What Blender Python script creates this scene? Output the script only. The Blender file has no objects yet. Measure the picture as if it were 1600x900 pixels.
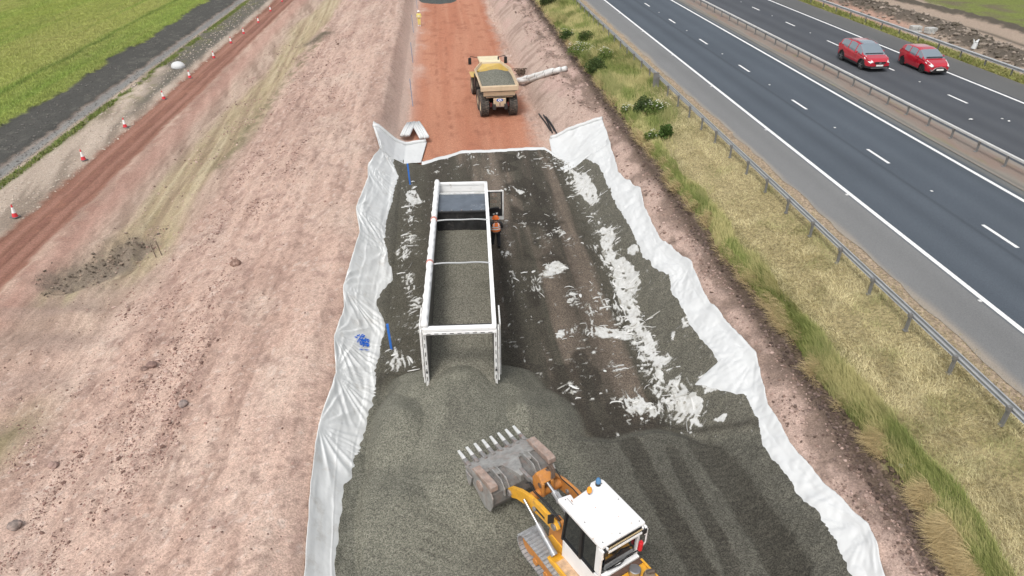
import bpy, bmesh, math, random
import numpy as np
from mathutils import Vector, Matrix
random.seed(7); RNG = np.random.default_rng(11)
R = math.radians
scene = bpy.context.scene
col = scene.collection

# ------------------------------------------------------------------ camera, sky, sun, exposure
F = 1067.0; PITCH = math.atan(663.0 / F); HC = 16.8
YAW = math.atan((675 - 800) / F * math.cos(PITCH))          # the road runs along +Y, the camera is turned a little to the right of it
cam_d = bpy.data.cameras.new('camera'); cam = bpy.data.objects.new('camera', cam_d); col.objects.link(cam)
cam.location = (0, 0, HC); cam.rotation_euler = (math.pi / 2 - PITCH, 0, YAW)
cam_d.sensor_width = 36; cam_d.lens = 36 * F / 1600; cam_d.clip_start = .2; cam_d.clip_end = 5000
scene.camera = cam
world = bpy.data.worlds.new('World'); scene.world = world; world.use_nodes = True
wn = world.node_tree; bg = wn.nodes['Background']
sky = wn.nodes.new('ShaderNodeTexSky'); sky.sky_type = 'NISHITA'; sky.sun_disc = False
SUN_EL, SUN_AZ = R(58), R(-150)                               # azimuth from +Y, clockwise
sky.sun_elevation = SUN_EL; sky.sun_rotation = SUN_AZ; sky.dust_density = 4; sky.air_density = 1.2
hs = wn.nodes.new('ShaderNodeHueSaturation'); hs.inputs['Saturation'].default_value = .32
wn.links.new(sky.outputs[0], hs.inputs['Color']); wn.links.new(hs.outputs[0], bg.inputs['Color'])
bg.inputs['Strength'].default_value = .15
sd = bpy.data.lights.new('sun', 'SUN'); sun = bpy.data.objects.new('sun', sd); col.objects.link(sun)
sd.energy = 1.3; sd.angle = R(14); sd.color = (1, .965, .92)
sdir = Vector((math.sin(SUN_AZ) * math.cos(SUN_EL), math.cos(SUN_AZ) * math.cos(SUN_EL), math.sin(SUN_EL)))
sun.rotation_euler = sdir.to_track_quat('Z', 'Y').to_euler()
vs = scene.view_settings; vs.view_transform = 'Standard'; vs.look = 'None'; vs.exposure = .33; vs.gamma = 1; vs.use_curve_mapping = False

# ------------------------------------------------------------------ noise
def _h(ix, iy, seed):
    n = (ix.astype(np.int64) * 374761393 + iy.astype(np.int64) * 668265263 + seed * 1442695041) & 0xffffffff
    n = ((n ^ (n >> 13)) * 1274126177) & 0xffffffff
    n = (n ^ (n >> 16)) & 0xffffffff
    return n / 4294967295.0
def vnoise(x, y, seed=0):
    x = np.asarray(x, float); y = np.asarray(y, float)
    ix = np.floor(x); iy = np.floor(y); fx = x - ix; fy = y - iy
    fx = fx * fx * (3 - 2 * fx); fy = fy * fy * (3 - 2 * fy)
    a = _h(ix, iy, seed); b = _h(ix + 1, iy, seed); c = _h(ix, iy + 1, seed); d = _h(ix + 1, iy + 1, seed)
    return (a * (1 - fx) + b * fx) * (1 - fy) + (c * (1 - fx) + d * fx) * fy
def fbm(x, y, seed=0, o=4, g=.5):                            # about -1 .. 1
    t = 0; a = 1; m = 0
    for k in range(o):
        t = t + a * (vnoise(np.asarray(x) * 2 ** k + 17.3 * k, np.asarray(y) * 2 ** k - 9.1 * k, seed + k) * 2 - 1); m += a; a *= g
    return t / m
def sstep(e0, e1, x):
    t = np.clip((x - e0) / (e1 - e0), 0, 1); return t * t * (3 - 2 * t)
def gauss(d, w): return np.exp(-(d / w) ** 2)
def segdist(n, s, pts):
    pts = [np.array(p, float) for p in pts]; best = np.full(np.shape(n), 1e9)
    for a, b in zip(pts[:-1], pts[1:]):
        d = b - a; L = max(d @ d, 1e-9)
        t = np.clip(((n - a[0]) * d[0] + (s - a[1]) * d[1]) / L, 0, 1)
        best = np.minimum(best, np.hypot(n - a[0] - t * d[0], s - a[1] - t * d[1]))
    return best

# ------------------------------------------------------------------ height of the ground (n = x across, s = y along the road)
PN = [-400, -80, -34, -32.4, -31.8, -29, -28.2, -27.3, -26, -24, -23.2, -20.4, -19.5, -17.3, -15.5, -14, -11, -8, -6.2, -5.2, -4.5, -3.5, -2.9, 7.5, 8.1, 9.2, 10.3, 11.0, 11.5, 11.85, 14.6, 15.4, 15.8, 38.8, 40, 41.5, 44, 50, 60, 80, 400]
PZ = [1.5, 1.0, .8, .75, .55, .35, .05, .35, .45, .5, .42, .42, .45, .15, .1, .45, 1.0, 1.5, 1.72, 1.70, 1.4, .35, 0, 0, .25, 1.15, 1.95, 2.3, 2.5, 2.9, 3.85, 4.07, 4.085, 4.0, 3.95, 3.8, 3.75, 3.7, 3.6, 3.6, 4.5]
def low_rough(n, s):
    m = sstep(-19.9, -19.2, n) * (1 - sstep(-15.2, -13.8, n)) + sstep(-26.5, -26, n) * (1 - sstep(-23.9, -23.4, n)) * .6
    return m * .085 * fbm((n + s * .22) * 1.5, (s - n * .3) * .16, 59, 4)
def H(n, s):
    n = np.asarray(n, float); s = np.asarray(s, float)
    wob = .30 * fbm(s * .55, n * 0, 3, 5) + .10 * fbm(s * 3, n * .5, 5, 2)
    far = sstep(43, 50, s)
    nn = n + wob * sstep(9.8, 10.8, n) * (1 - sstep(12.3, 14, n)) + .3 * fbm(s * .3, n * .1, 8, 3) * sstep(-34, -30, n) * (1 - sstep(-27, -24, n))
    nn = nn + far * (.9 * sstep(6.2, 8, n) * (1 - sstep(9.5, 10.6, n)))
    nn = nn - far * 1.2 * sstep(-9, -5.5, n) * (1 - sstep(-4, -3.2, n)) * 0
    z = np.interp(nn, PN, PZ)
    edge = 1 - sstep(12, 13.5, n)
    bank = sstep(-18.5, -13, n) * (1 - sstep(-5.4, -4.6, n) * .75) * (1 - sstep(-3.2, -2.7, n))
    dg = n + .30 * s
    z = z + bank * (.26 * fbm(n * .55 + s * .05, s * .13, 21, 4) + .045 * fbm(n * 2.6 + s * .3, s * 1.2, 22, 4) + .06 * fbm((n - s * .15) * 3.4, s * .35, 24, 3) + .018 * np.abs(fbm(n * 6, s * 4.5, 25, 2)) + .05 * np.abs(fbm(n * 4, s * 3, 26, 2)) * (gauss(n + 9.6, .5) + gauss(n + 12.2, .5)))
    z = z + .22 * far * gauss(n + 4.6, .7)
    z = z + .35 * sstep(32, 22, s) * gauss(n + 15, 3.5) + .10 * sstep(30, 26, s) * sstep(-13, -15.5, n) * np.sin(s * 2.4 + .25 * n + 1.5 * fbm(n * .3, s * .2, 30, 2))
    # excavated hollow beside the yellow track
    hd = segdist(n, s, [(-17.9, 29.2), (-16.6, 30.7), (-15.9, 33)]) + .35 * fbm(n * 1.3, s * 1.3, 27, 3)
    z = z - .45 * (1 - sstep(.2, 1.7, hd)) + .10 * fbm(n * 2.5, s * 2.5, 28, 3) * (1 - sstep(1, 1.9, hd))
    z = z + .14 * gauss(segdist(n, s, [(-19.3, 27.6), (-19.1, 30.8), (-17.9, 32.8), (-17.0, 35)]) + .2 * fbm(n * 2, s * 2, 29, 2), .45)
    # ruts of the haul road
    onh = sstep(-23.6, -23.1, n) * (1 - sstep(-20.6, -20.1, n))
    z = z - .07 * gauss(n + 22.5 - .12 * fbm(s * .1, 0 * s, 31, 2), .35) - .08 * gauss(n + 20.95 - .12 * fbm(s * .1, 0 * s, 31, 2), .35)
    yt = gauss(n + 15.9 - .02 * (s - 45), 2.2) * sstep(27, 31, s); z = z + yt * .05 * fbm((n + s * .06) * 3.2, s * .07, 58, 3)
    for r0 in (22.95, 22.05, 21.5, 20.85): z = z - .035 * gauss(n + r0 - .12 * fbm(s * .1, 0 * s, 31, 2), .13) * onh
    z = z + low_rough(n, s)
    z = z + .10 * gauss(n + 20.0, .3) * (1 + .6 * fbm(s * .8, n, 33, 3)) + .06 * gauss(n + 23.6, .25)
    # cross rough of the right-hand slope and spoil
    slope = sstep(7.4, 8.4, n) * (1 - sstep(11.1, 11.5, n))
    z = z + slope * (.13 * fbm(n * 1.4, s * 1.6, 41, 4) + .05 * np.abs(fbm(n * 4, s * 4, 43, 2)) + .07 * far * fbm(n * .4 + s * .2, s * 1.5, 42, 3))
    # dark soil and rubble beyond the far barrier
    sp = gauss(segdist(n, s, [(43.6, 84), (45.5, 70), (46.0, 62), (44.9, 56), (44.0, 48)]), 1.5)
    z = z + sp * (.75 + .5 * fbm(n * .9, s * .9, 44, 4))
    sp2 = gauss(segdist(n, s, [(50, 90), (52, 75), (53.5, 66), (53.5, 58), (52, 48)]), .9)
    z = z + sp2 * (.35 + .2 * fbm(n, s, 46, 3))
    z = z + .02 * fbm(n * 3, s * 3, 51, 2) * sstep(-33, -31, n) * (1 - sstep(11, 12, n)) + .035 * fbm(n * .8, s * .8, 52, 3) * (1 - sstep(13, 15, n))
    z = z + .07 * (1 - np.clip(np.abs(fbm((n - s * .04) * 2.4, s * .10, 57, 3)) * 9, 0, 1)) * -1.0 * sstep(-20, -18, n) * (1 - sstep(-5.8, -5.2, n))
    # smooth dug floor
    z = np.where((n > -2.9) & (n < 7.2), z * .5 + .04 * fbm(n * 1.1, s * .25, 55, 3) * 1.0 - .03 * gauss(n - .4, .5) - .03 * gauss(n - 2.6, .5), z)
    return z
def ray(x, y, dz=0.0, fn=None):
    """point where the sight line through photo pixel (x, y) meets the ground raised by dz -> (n, s, z)"""
    fn = fn or H
    u = (x - 800) / F; v = (y - 450) / F
    den = math.sin(PITCH) + v * math.cos(PITCH); D0 = (math.cos(PITCH) - v * math.sin(PITCH))
    z = 1.0
    for _ in range(40):
        k = (HC - z) / den; X = u * k; Y = D0 * k
        n = X * math.cos(YAW) - Y * math.sin(YAW); s = X * math.sin(YAW) + Y * math.cos(YAW)
        z = .5 * z + .5 * (float(fn(n, s)) + dz)
    return n, s, z
def flat(x, y, z):
    u = (x - 800) / F; v = (y - 450) / F; k = (HC - z) / (math.sin(PITCH) + v * math.cos(PITCH))
    X = u * k; Y = (math.cos(PITCH) - v * math.sin(PITCH)) * k
    return X * math.cos(YAW) - Y * math.sin(YAW), X * math.sin(YAW) + Y * math.cos(YAW)

# ------------------------------------------------------------------ materials
def setin(b, k, v):
    if k in b.inputs: b.inputs[k].default_value = v
MATS = {}
def mat(name, c, rough=.6, metal=0, var=.12, vscale=3.0, bump=0, bscale=40, attr=False, dirt=None, dirtc=(.2, .16, .12), dscale=2.5, spec=.5, coat=0, trans=0, alpha=1, emit=None):
    if name in MATS: return MATS[name]
    m = bpy.data.materials.new(name); m.use_nodes = True; t = m.node_tree; N = t.nodes; Lk = t.links.new
    b = N['Principled BSDF']; setin(b, 'Roughness', rough); setin(b, 'Metallic', metal); setin(b, 'Specular IOR Level', spec)
    setin(b, 'Coat Weight', coat); setin(b, 'Transmission Weight', trans)
    tc = N.new('ShaderNodeTexCoord'); co = tc.outputs['Object']
    if attr:
        a = N.new('ShaderNodeAttribute'); a.attribute_name = 'Col'; src = a.outputs['Color']
    else:
        rgb = N.new('ShaderNodeRGB'); rgb.outputs[0].default_value = (*c, 1); src = rgb.outputs[0]
    if var:
        nz = N.new('ShaderNodeTexNoise'); nz.inputs['Scale'].default_value = vscale; nz.inputs['Detail'].default_value = 6; nz.inputs['Roughness'].default_value = .62; Lk(co, nz.inputs['Vector'])
        mr = N.new('ShaderNodeMapRange'); mr.inputs['From Min'].default_value = .28; mr.inputs['From Max'].default_value = .72
        mr.inputs['To Min'].default_value = 1 - var; mr.inputs['To Max'].default_value = 1 + var; Lk(nz.outputs['Fac'], mr.inputs['Value'])
        mx = N.new('ShaderNodeVectorMath'); mx.operation = 'SCALE'; Lk(src, mx.inputs[0]); Lk(mr.outputs[0], mx.inputs['Scale']); src = mx.outputs[0]
    if dirt:
        nd = N.new('ShaderNodeTexNoise'); nd.inputs['Scale'].default_value = dscale; nd.inputs['Detail'].default_value = 8; nd.inputs['Roughness'].default_value = .7; Lk(co, nd.inputs['Vector'])
        cr = N.new('ShaderNodeMapRange'); cr.inputs['From Min'].default_value = .62 - dirt * .3; cr.inputs['From Max'].default_value = .72; cr.inputs['To Max'].default_value = .85; Lk(nd.outputs['Fac'], cr.inputs['Value'])
        mm = N.new('ShaderNodeMix'); mm.data_type = 'RGBA'; Lk(cr.outputs[0], mm.inputs['Factor']); Lk(src, mm.inputs[6]); mm.inputs[7].default_value = (*dirtc, 1); src = mm.outputs[2]
    Lk(src, b.inputs['Base Color'])
    if bump:
        nb = N.new('ShaderNodeTexNoise'); nb.inputs['Scale'].default_value = bscale; nb.inputs['Detail'].default_value = 5; Lk(co, nb.inputs['Vector'])
        bp = N.new('ShaderNodeBump'); bp.inputs['Strength'].default_value = bump; bp.inputs['Distance'].default_value = .02; Lk(nb.outputs['Fac'], bp.inputs['Height']); Lk(bp.outputs[0], b.inputs['Normal'])
    if emit: b.inputs['Emission Color'].default_value = (*emit, 1); b.inputs['Emission Strength'].default_value = 1
    MATS[name] = m; return m
def granular(name, scale, amt, bumpd, stones=(.0, 1), rough=.95, fine=3.1):
    """loose mineral surface: vertex colour varied grain by grain (pebbles are their own colour) with matching relief"""
    m = bpy.data.materials.new(name); m.use_nodes = True; t = m.node_tree; N = t.nodes; Lk = t.links.new
    b = N['Principled BSDF']; setin(b, 'Roughness', rough); setin(b, 'Specular IOR Level', .25)
    a = N.new('ShaderNodeAttribute'); a.attribute_name = 'Col'; tc = N.new('ShaderNodeTexCoord'); co = tc.outputs['Object']
    vo = N.new('ShaderNodeTexVoronoi'); vo.inputs['Scale'].default_value = scale; Lk(co, vo.inputs['Vector'])
    sep = N.new('ShaderNodeSeparateColor'); Lk(vo.outputs['Color'], sep.inputs[0])
    nz = N.new('ShaderNodeTexNoise'); nz.inputs['Scale'].default_value = scale / fine; nz.inputs['Detail'].default_value = 7; nz.inputs['Roughness'].default_value = .75; Lk(co, nz.inputs['Vector'])
    m1 = N.new('ShaderNodeMapRange'); m1.inputs['To Min'].default_value = 1 - amt; m1.inputs['To Max'].default_value = 1 + amt; Lk(sep.outputs[0], m1.inputs['Value'])
    m2 = N.new('ShaderNodeMapRange'); m2.inputs['From Min'].default_value = .3; m2.inputs['From Max'].default_value = .7; m2.inputs['To Min'].default_value = 1 - amt * .7; m2.inputs['To Max'].default_value = 1 + amt * .7; Lk(nz.outputs['Fac'], m2.inputs['Value'])
    mu = N.new('ShaderNodeMath'); mu.operation = 'MULTIPLY'; Lk(m1.outputs[0], mu.inputs[0]); Lk(m2.outputs[0], mu.inputs[1])
    sc = N.new('ShaderNodeVectorMath'); sc.operation = 'SCALE'; Lk(a.outputs['Color'], sc.inputs[0]); Lk(mu.outputs[0], sc.inputs['Scale']); Lk(sc.outputs[0], b.inputs['Base Color'])
    ad = N.new('ShaderNodeMath'); ad.operation = 'MULTIPLY_ADD'; Lk(nz.outputs['Fac'], ad.inputs[0]); ad.inputs[1].default_value = 1.6; Lk(sep.outputs[1], ad.inputs[2])
    bp = N.new('ShaderNodeBump'); bp.inputs['Strength'].default_value = 1; bp.inputs['Distance'].default_value = bumpd; Lk(ad.outputs[0], bp.inputs['Height']); Lk(bp.outputs[0], b.inputs['Normal'])
    MATS[name] = m; return m

# ------------------------------------------------------------------ mesh helpers
def tag(o, label=None, cat=None, group=None, kind=None):
    if label: o['label'] = label
    if cat: o['category'] = cat
    if group: o['group'] = group
    if kind: o['kind'] = kind
    return o
def npmesh(name, V, Fq, m, parent=None, cols=None, smooth=True, normals=None):
    V = np.asarray(V, np.float32); Fq = np.asarray(Fq, np.int32); me = bpy.data.meshes.new(name)
    me.vertices.add(len(V)); me.vertices.foreach_set('co', V.ravel())
    k = Fq.shape[1]; me.loops.add(Fq.size); me.loops.foreach_set('vertex_index', Fq.ravel())
    me.polygons.add(len(Fq)); me.polygons.foreach_set('loop_start', np.arange(0, Fq.size, k, dtype=np.int32)); me.polygons.foreach_set('loop_total', np.full(len(Fq), k, np.int32))
    me.polygons.foreach_set('use_smooth', np.full(len(Fq), smooth, bool)); me.update(calc_edges=True)
    if cols is not None:
        at = me.color_attributes.new('Col', 'FLOAT_COLOR', 'POINT'); c4 = np.ones((len(V), 4), np.float32); c4[:, :3] = cols; at.data.foreach_set('color', c4.ravel())
    if normals is not None: me.normals_split_custom_set_from_vertices(normals.tolist())
    me.materials.append(m); o = bpy.data.objects.new(name, me); col.objects.link(o); o.parent = parent; return o
def gridfaces(nr, nc):
    i = np.arange(nr * nc).reshape(nr, nc)
    return np.stack([i[:-1, :-1], i[:-1, 1:], i[1:, 1:], i[1:, :-1]], -1).reshape(-1, 4)
def subgrid(name, V, Fq, keep, m, cols=None, normals=None, smooth=True):
    f = Fq[keep]; used, inv = np.unique(f.ravel(), return_inverse=True)
    return npmesh(name, V[used], inv.reshape(f.shape), m, None, None if cols is None else cols[used], smooth, None if normals is None else normals[used])
class G:
    def __init__(s): s.v = []; s.f = []
    def add(s, vs, fs):
        b = len(s.v); s.v += [tuple(v) for v in vs]; s.f += [tuple(b + i for i in f) for f in fs]; return s
    def box(s, c, d, rot=None):
        hx, hy, hz = d[0] / 2, d[1] / 2, d[2] / 2; c = Vector(c)
        P = [Vector((x, y, z)) for z in (-hz, hz) for x, y in ((-hx, -hy), (hx, -hy), (hx, hy), (-hx, hy))]
        if rot is not None:
            if not isinstance(rot, Matrix): rot = Matrix.Rotation(rot[2], 3, 'Z') @ Matrix.Rotation(rot[1], 3, 'Y') @ Matrix.Rotation(rot[0], 3, 'X')
            P = [rot @ p for p in P]
        return s.add([p + c for p in P], [(0, 3, 2, 1), (4, 5, 6, 7), (0, 1, 5, 4), (1, 2, 6, 5), (2, 3, 7, 6), (3, 0, 4, 7)])
    def cyl(s, a, b, r, r2=None, n=16, cap=True):
        a = Vector(a); b = Vector(b); r2 = r if r2 is None else r2; d = (b - a).normalized(); u = d.orthogonal().normalized(); w = d.cross(u)
        P = []
        for c, q in ((a, r), (b, r2)):
            for k in range(n):
                t = 2 * math.pi * k / n; P.append(c + (u * math.cos(t) + w * math.sin(t)) * q)
        f = [(k, (k + 1) % n, n + (k + 1) % n, n + k) for k in range(n)]
        if cap: f += [tuple(range(n - 1, -1, -1)), tuple(range(n, 2 * n))]
        return s.add(P, f)
    def tube(s, pts, r, n=8):
        pts = [Vector(p) for p in pts]; rs = r if isinstance(r, (list, tuple)) else [r] * len(pts); P = []; u = None
        for i, p in enumerate(pts):
            d = (pts[min(i + 1, len(pts) - 1)] - pts[max(i - 1, 0)]).normalized()
            u = (d.orthogonal() if u is None else (u - d * u.dot(d))).normalized(); w = d.cross(u)
            P += [p + (u * math.cos(2 * math.pi * k / n) + w * math.sin(2 * math.pi * k / n)) * rs[i] for k in range(n)]
        f = [(i * n + k, i * n + (k + 1) % n, (i + 1) * n + (k + 1) % n, (i + 1) * n + k) for i in range(len(pts) - 1) for k in range(n)]
        f += [tuple(range(n - 1, -1, -1)), tuple(range((len(pts) - 1) * n, len(pts) * n))]
        return s.add(P, f)
    def prism(s, poly, a, b, axis='x'):
        """poly in the plane across `axis`, extruded from a to b"""
        def pt(p, t): return (t, p[0], p[1]) if axis == 'x' else (p[0], t, p[1]) if axis == 'y' else (p[0], p[1], t)
        n = len(poly)
        return s.add([pt(p, a) for p in poly] + [pt(p, b) for p in poly], [tuple(range(n - 1, -1, -1)), tuple(range(n, 2 * n))] + [(k, (k + 1) % n, n + (k + 1) % n, n + k) for k in range(n)])
    def dome(s, c, r, n=12, m=5, sq=1.0):
        c = Vector(c); P = []
        for j in range(m + 1):
            e = math.pi / 2 * j / m
            P += [c + Vector((r * math.cos(e) * math.cos(2 * math.pi * k / n), r * math.cos(e) * math.sin(2 * math.pi * k / n), r * sq * math.sin(e))) for k in range(n)]
        return s.add(P, [(j * n + k, j * n + (k + 1) % n, (j + 1) * n + (k + 1) % n, (j + 1) * n + k) for j in range(m) for k in range(n)] + [tuple(range(n - 1, -1, -1))])
    def rev(s, prof, c=(0, 0, 0), ax='z', n=24):
        """surface of revolution, profile [(r, h)]"""
        c = Vector(c); P = []
        for r, h in prof:
            for k in range(n):
                t = 2 * math.pi * k / n; q = (r * math.cos(t), r * math.sin(t), h)
                if ax == 'x': q = (h, q[0], q[1])
                if ax == 'y': q = (q[0], h, q[1])
                P.append(c + Vector(q))
        m = len(prof)
        return s.add(P, [(j * n + k, j * n + (k + 1) % n, (j + 1) * n + (k + 1) % n, (j + 1) * n + k) for j in range(m - 1) for k in range(n)])
    def mk(s, name, m, parent=None, bevel=0, smooth=False, loc=None, angle=35):
        me = bpy.data.meshes.new(name); me.from_pydata(s.v, [], s.f); me.update()
        bm = bmesh.new(); bm.from_mesh(me); bmesh.ops.recalc_face_normals(bm, faces=bm.faces); bm.to_mesh(me); bm.free()
        me.materials.append(m); o = bpy.data.objects.new(name, me); col.objects.link(o); o.parent = parent
        if loc: o.location = loc
        if bevel:
            bv = o.modifiers.new('bevel', 'BEVEL'); bv.width = bevel; bv.segments = 2; bv.limit_method = 'ANGLE'; bv.angle_limit = R(40)
        if smooth:
            me.polygons.foreach_set('use_smooth', [True] * len(me.polygons))
            if angle: me.set_sharp_from_angle(angle=R(angle))
        return o
def empty(name, loc=(0, 0, 0), rz=0, **kw):
    o = bpy.data.objects.new(name, None); col.objects.link(o); o.location = loc; o.rotation_euler = (0, 0, rz); o.empty_display_size = .3; return tag(o, **kw)
def copy_tree(o, parent=None):
    c = o.copy(); col.objects.link(c); c.parent = parent
    for ch in list(o.children): copy_tree(ch, c)
    return c

# ------------------------------------------------------------------ THE GROUND
def mixc(c, k, t):
    return c * (1 - t[..., None]) + np.array(k, float) * t[..., None]
YEL = [(-14.6, 140), (-15.08, 106), (-15.4, 81), (-15.3, 65), (-15.6, 52), (-16.1, 43), (-15.9, 36), (-15.5, 31.5), (-16.2, 28.8), (-17.2, 27.3)]
def ground_colour(n, s):
    w1 = fbm(n * .5, s * .25, 101, 4); w2 = fbm(n * 2.2, s * 1.6, 102, 4); st = fbm(n * 1.6, s * .12, 103, 4); w3 = fbm(n * .12, s * .08, 104, 3)
    diag = fbm((n + s * .35) * .9, (s - n * .3) * .12, 105, 4)
    c = np.zeros(np.shape(n) + (3,)); c[:] = (.55, .395, .32)
    c = mixc(c, (.39, .26, .205), np.clip(.45 + st * 1.3, 0, 1) * .7)
    c = mixc(c, (.60, .475, .39), np.clip(w1 * .9 + .5 * w2 + .08, 0, 1) * .8)
    c = mixc(c, (.31, .20, .165), sstep(.15, .55, w2) * .55)
    ln1 = 1 - np.clip(np.abs(fbm((n - s * .04) * 2.4, s * .10, 57, 3)) * 9, 0, 1); sp1 = fbm(n * 6.5, s * 5, 111, 3)
    c = mixc(c, (.27, .175, .14), ln1 * sstep(-.3, .3, w2) * .55); c = mixc(c, (.25, .165, .135), sstep(.22, .5, sp1 + .25 * st) * .55); c = mixc(c, (.66, .55, .48), sstep(.34, .6, -sp1) * .5)
    # stony, darker foot lines along the bank
    c = mixc(c, (.34, .22, .18), (gauss(n + 9.6 + .5 * w1, .45) * .5 + gauss(n + 12.2 - .6 * w1, .5) * .35) * sstep(-.3, .4, w2))
    # lower ground between the bank and the haul road
    low = sstep(-13.2, -15.0, n + .8 * w1) * sstep(20, 28, s)
    c = mixc(c, (.45, .34, .265), low * .85)
    dg3 = fbm((n + s * .22) * 1.5, (s - n * .3) * .16, 59, 4); c = mixc(c, (.27, .19, .145), low * sstep(.0, .35, -dg3) * .7); c = mixc(c, (.55, .43, .34), low * sstep(.1, .4, dg3) * .5); c = mixc(c, (.25, .17, .13), low * (1 - np.clip(np.abs(fbm((n + s * .10) * 1.6, s * .10, 112, 3)) * 8, 0, 1)) * .5)
    c = mixc(c, (.47, .27, .215), low * sstep(-20.4, -18.4, n) * 0 + low * gauss(n + 19.3, .8) * .6)
    dy = segdist(n, s, YEL)
    yl = (1 - sstep(.9, 2.0, dy + 1.1 * fbm(n * .5, s * .1, 106, 3))) * sstep(26, 31, s)
    c = mixc(c, (.41, .335, .205), yl * (.78 + .3 * w2)); c = mixc(c, (.27, .22, .12), yl * sstep(.15, .6, fbm(n * 2.5, s * .3, 107, 3)) * .6)
    rl = fbm((n + s * .06) * 3.2, s * .07, 58, 3); c = mixc(c, (.27, .20, .13), yl * sstep(.05, .4, -rl) * .7); c = mixc(c, (.52, .44, .30), yl * sstep(.1, .45, rl) * .6)
    hol = gauss(segdist(n, s, [(-18.0, 29.4), (-16.9, 30.9), (-16.3, 33)]) + .3 * w1, 1.15)
    c = mixc(c, (.235, .19, .145), np.clip(hol * 1.3, 0, 1) * sstep(-.5, .5, w2 + hol - .2)); c = mixc(c, (.36, .31, .19), sstep(.1, .5, fbm((n + s * .25) * 2.2, s * .25, 108, 3)) * gauss(segdist(n, s, [(-17.4, 27.6), (-15.9, 29.6), (-15.2, 34)]), .9) * .9)
    c = mixc(c, (.40, .30, .245), low * sstep(-.1, .4, w1 + .3 * diag) * sstep(31, 27, s) * .6); c = mixc(c, (.37, .27, .22), sstep(32, 25, s) * sstep(-13.5, -16, n) * sstep(-.2, .5, fbm(n * .2, s * 1.1, 109, 3)) * .6)
    c = mixc(c, (.20, .17, .10), gauss(segdist(n, s, [(-14.6, 43), (-14.2, 55), (-13.2, 72), (-13, 84)]), .7) * sstep(-.3, .3, w2) * .8)
    c = mixc(c, (.12, .10, .07), gauss(segdist(n, s, [(-13.9, 78), (-12.9, 81)]), 1.1) * .9)
    c = mixc(c, (.25, .21, .12), gauss(np.hypot(n + 15.1, (s - 18.0) * .6), 1.1) * .9)
    # haul road
    hl = sstep(-23.5, -22.9, n + .25 * w2) * (1 - sstep(-20.75, -20.15, n + .3 * w2 + .2 * w1))
    c = mixc(c, (.285, .14, .095), hl)
    wob = .12 * fbm(s * .1, 0 * s, 31, 2)
    c = mixc(c, (.24, .115, .085), hl * (gauss(n + 21.75 - wob, .22) * sstep(-.7, .2, w2) * 1.0 + gauss(n + 20.75, .3) * .6 + .25 * gauss(n + 22.9, .2)))
    c = mixc(c, (.37, .205, .16), hl * (gauss(n + 22.4 - wob, .3) + gauss(n + 21.2 - wob, .3)) * .5)
    c = mixc(c, (.20, .095, .065), hl * sstep(.05, .5, fbm(n * 4, s * .15, 113, 3)) * .5)
    for r0 in (22.95, 22.05, 21.5, 20.85): c = mixc(c, (.17, .08, .055), hl * gauss(n + r0 - wob, .09) * sstep(-.5, .1, fbm(n * 3, s * .5 + r0, 114, 3)) * .75)
    c = mixc(c, (.30, .15, .115), gauss(n + 20.0, .5) * .5 * sstep(-.1, .4, w2))
    # beige verge left of the haul road, dark soil further up
    bg_ = sstep(-27.6, -26.9, n + .3 * w1) * (1 - hl) * (1 - sstep(-22.9, -22.5, n))
    c = mixc(c, (.44, .36, .29), bg_); dg2 = fbm((n + s * .22) * 1.5, (s - n * .3) * .16, 59, 4); c = mixc(c, (.22, .175, .135), bg_ * sstep(-.02, .35, -dg2) * .75); c = mixc(c, (.55, .46, .38), bg_ * sstep(.1, .4, dg2) * .5)
    dk = sstep(56, 68, s + 8 * w1 + (n + 25) * 4) * bg_ * (1 - sstep(-24.2, -23.4, n - .2 * w2))
    c = mixc(c, (.125, .115, .095), dk)
    gr = gauss(n + 26.75 + .3 * w1, .42) * sstep(-.35, .15, w1 + w2 * .4 + .12); gr2 = gauss(n + 25.8, 1.1) * sstep(.05, .5, w2 + .5 * w1) * sstep(50, 60, s)
    c = mixc(c, (.17, .17, .06), np.clip(gr + gr2 * .7, 0, 1)); c = mixc(c, (.10, .16, .03), gr * sstep(-.1, .4, w2) * .7)
    # grey stone drain, black topsoil, field
    dr = sstep(-28.75, -28.45, n + .15 * w2) * (1 - sstep(-27.75, -27.3, n + .2 * w2)); c = mixc(c, (.25, .245, .23), dr)
    c = mixc(c, (.30, .23, .16), dr * sstep(-28.1, -27.6, n) * .6)
    so = 1 - sstep(-28.85, -28.5, n + .2 * w2); c = mixc(c, (.078, .076, .068), so); c = mixc(c, (.14, .135, .115), so * sstep(.1, .6, w2) * .6)
    fe = -31.9 + .55 * w1 + .3 * w2
    fl = 1 - sstep(-.12, .12, n - fe); gcol = np.zeros_like(c); gcol[:] = (.225, .265, .062)
    fw = fbm(n * .10, s * .05, 120, 4); fs_ = fbm(n * .9, s * .05, 121, 3)
    gcol = mixc(gcol, (.31, .295, .11), np.clip(.5 + 1.1 * fw, 0, 1) * .7); gcol = mixc(gcol, (.17, .25, .045), np.clip(fs_ * 1.2, 0, 1) * .7)
    gcol = mixc(gcol, (.14, .22, .04), gauss(n + 34, 1.6) * .5)
    gcol = mixc(gcol, (.30, .24, .14), sstep(.42, .62, fbm(n * .12, s * .16, 122, 4)) * .8)
    gcol = mixc(gcol, (.075, .13, .022), gauss(n + 36.1 + .5 * w1, .35) * .7); gcol = mixc(gcol, (.26, .27, .09), gauss(n + 37.3 + .5 * w1, .3) * .5)
    gcol = gcol * (1 + .22 * w2[..., None])
    c = c * (1 - fl[..., None]) + gcol * fl[..., None]
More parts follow.
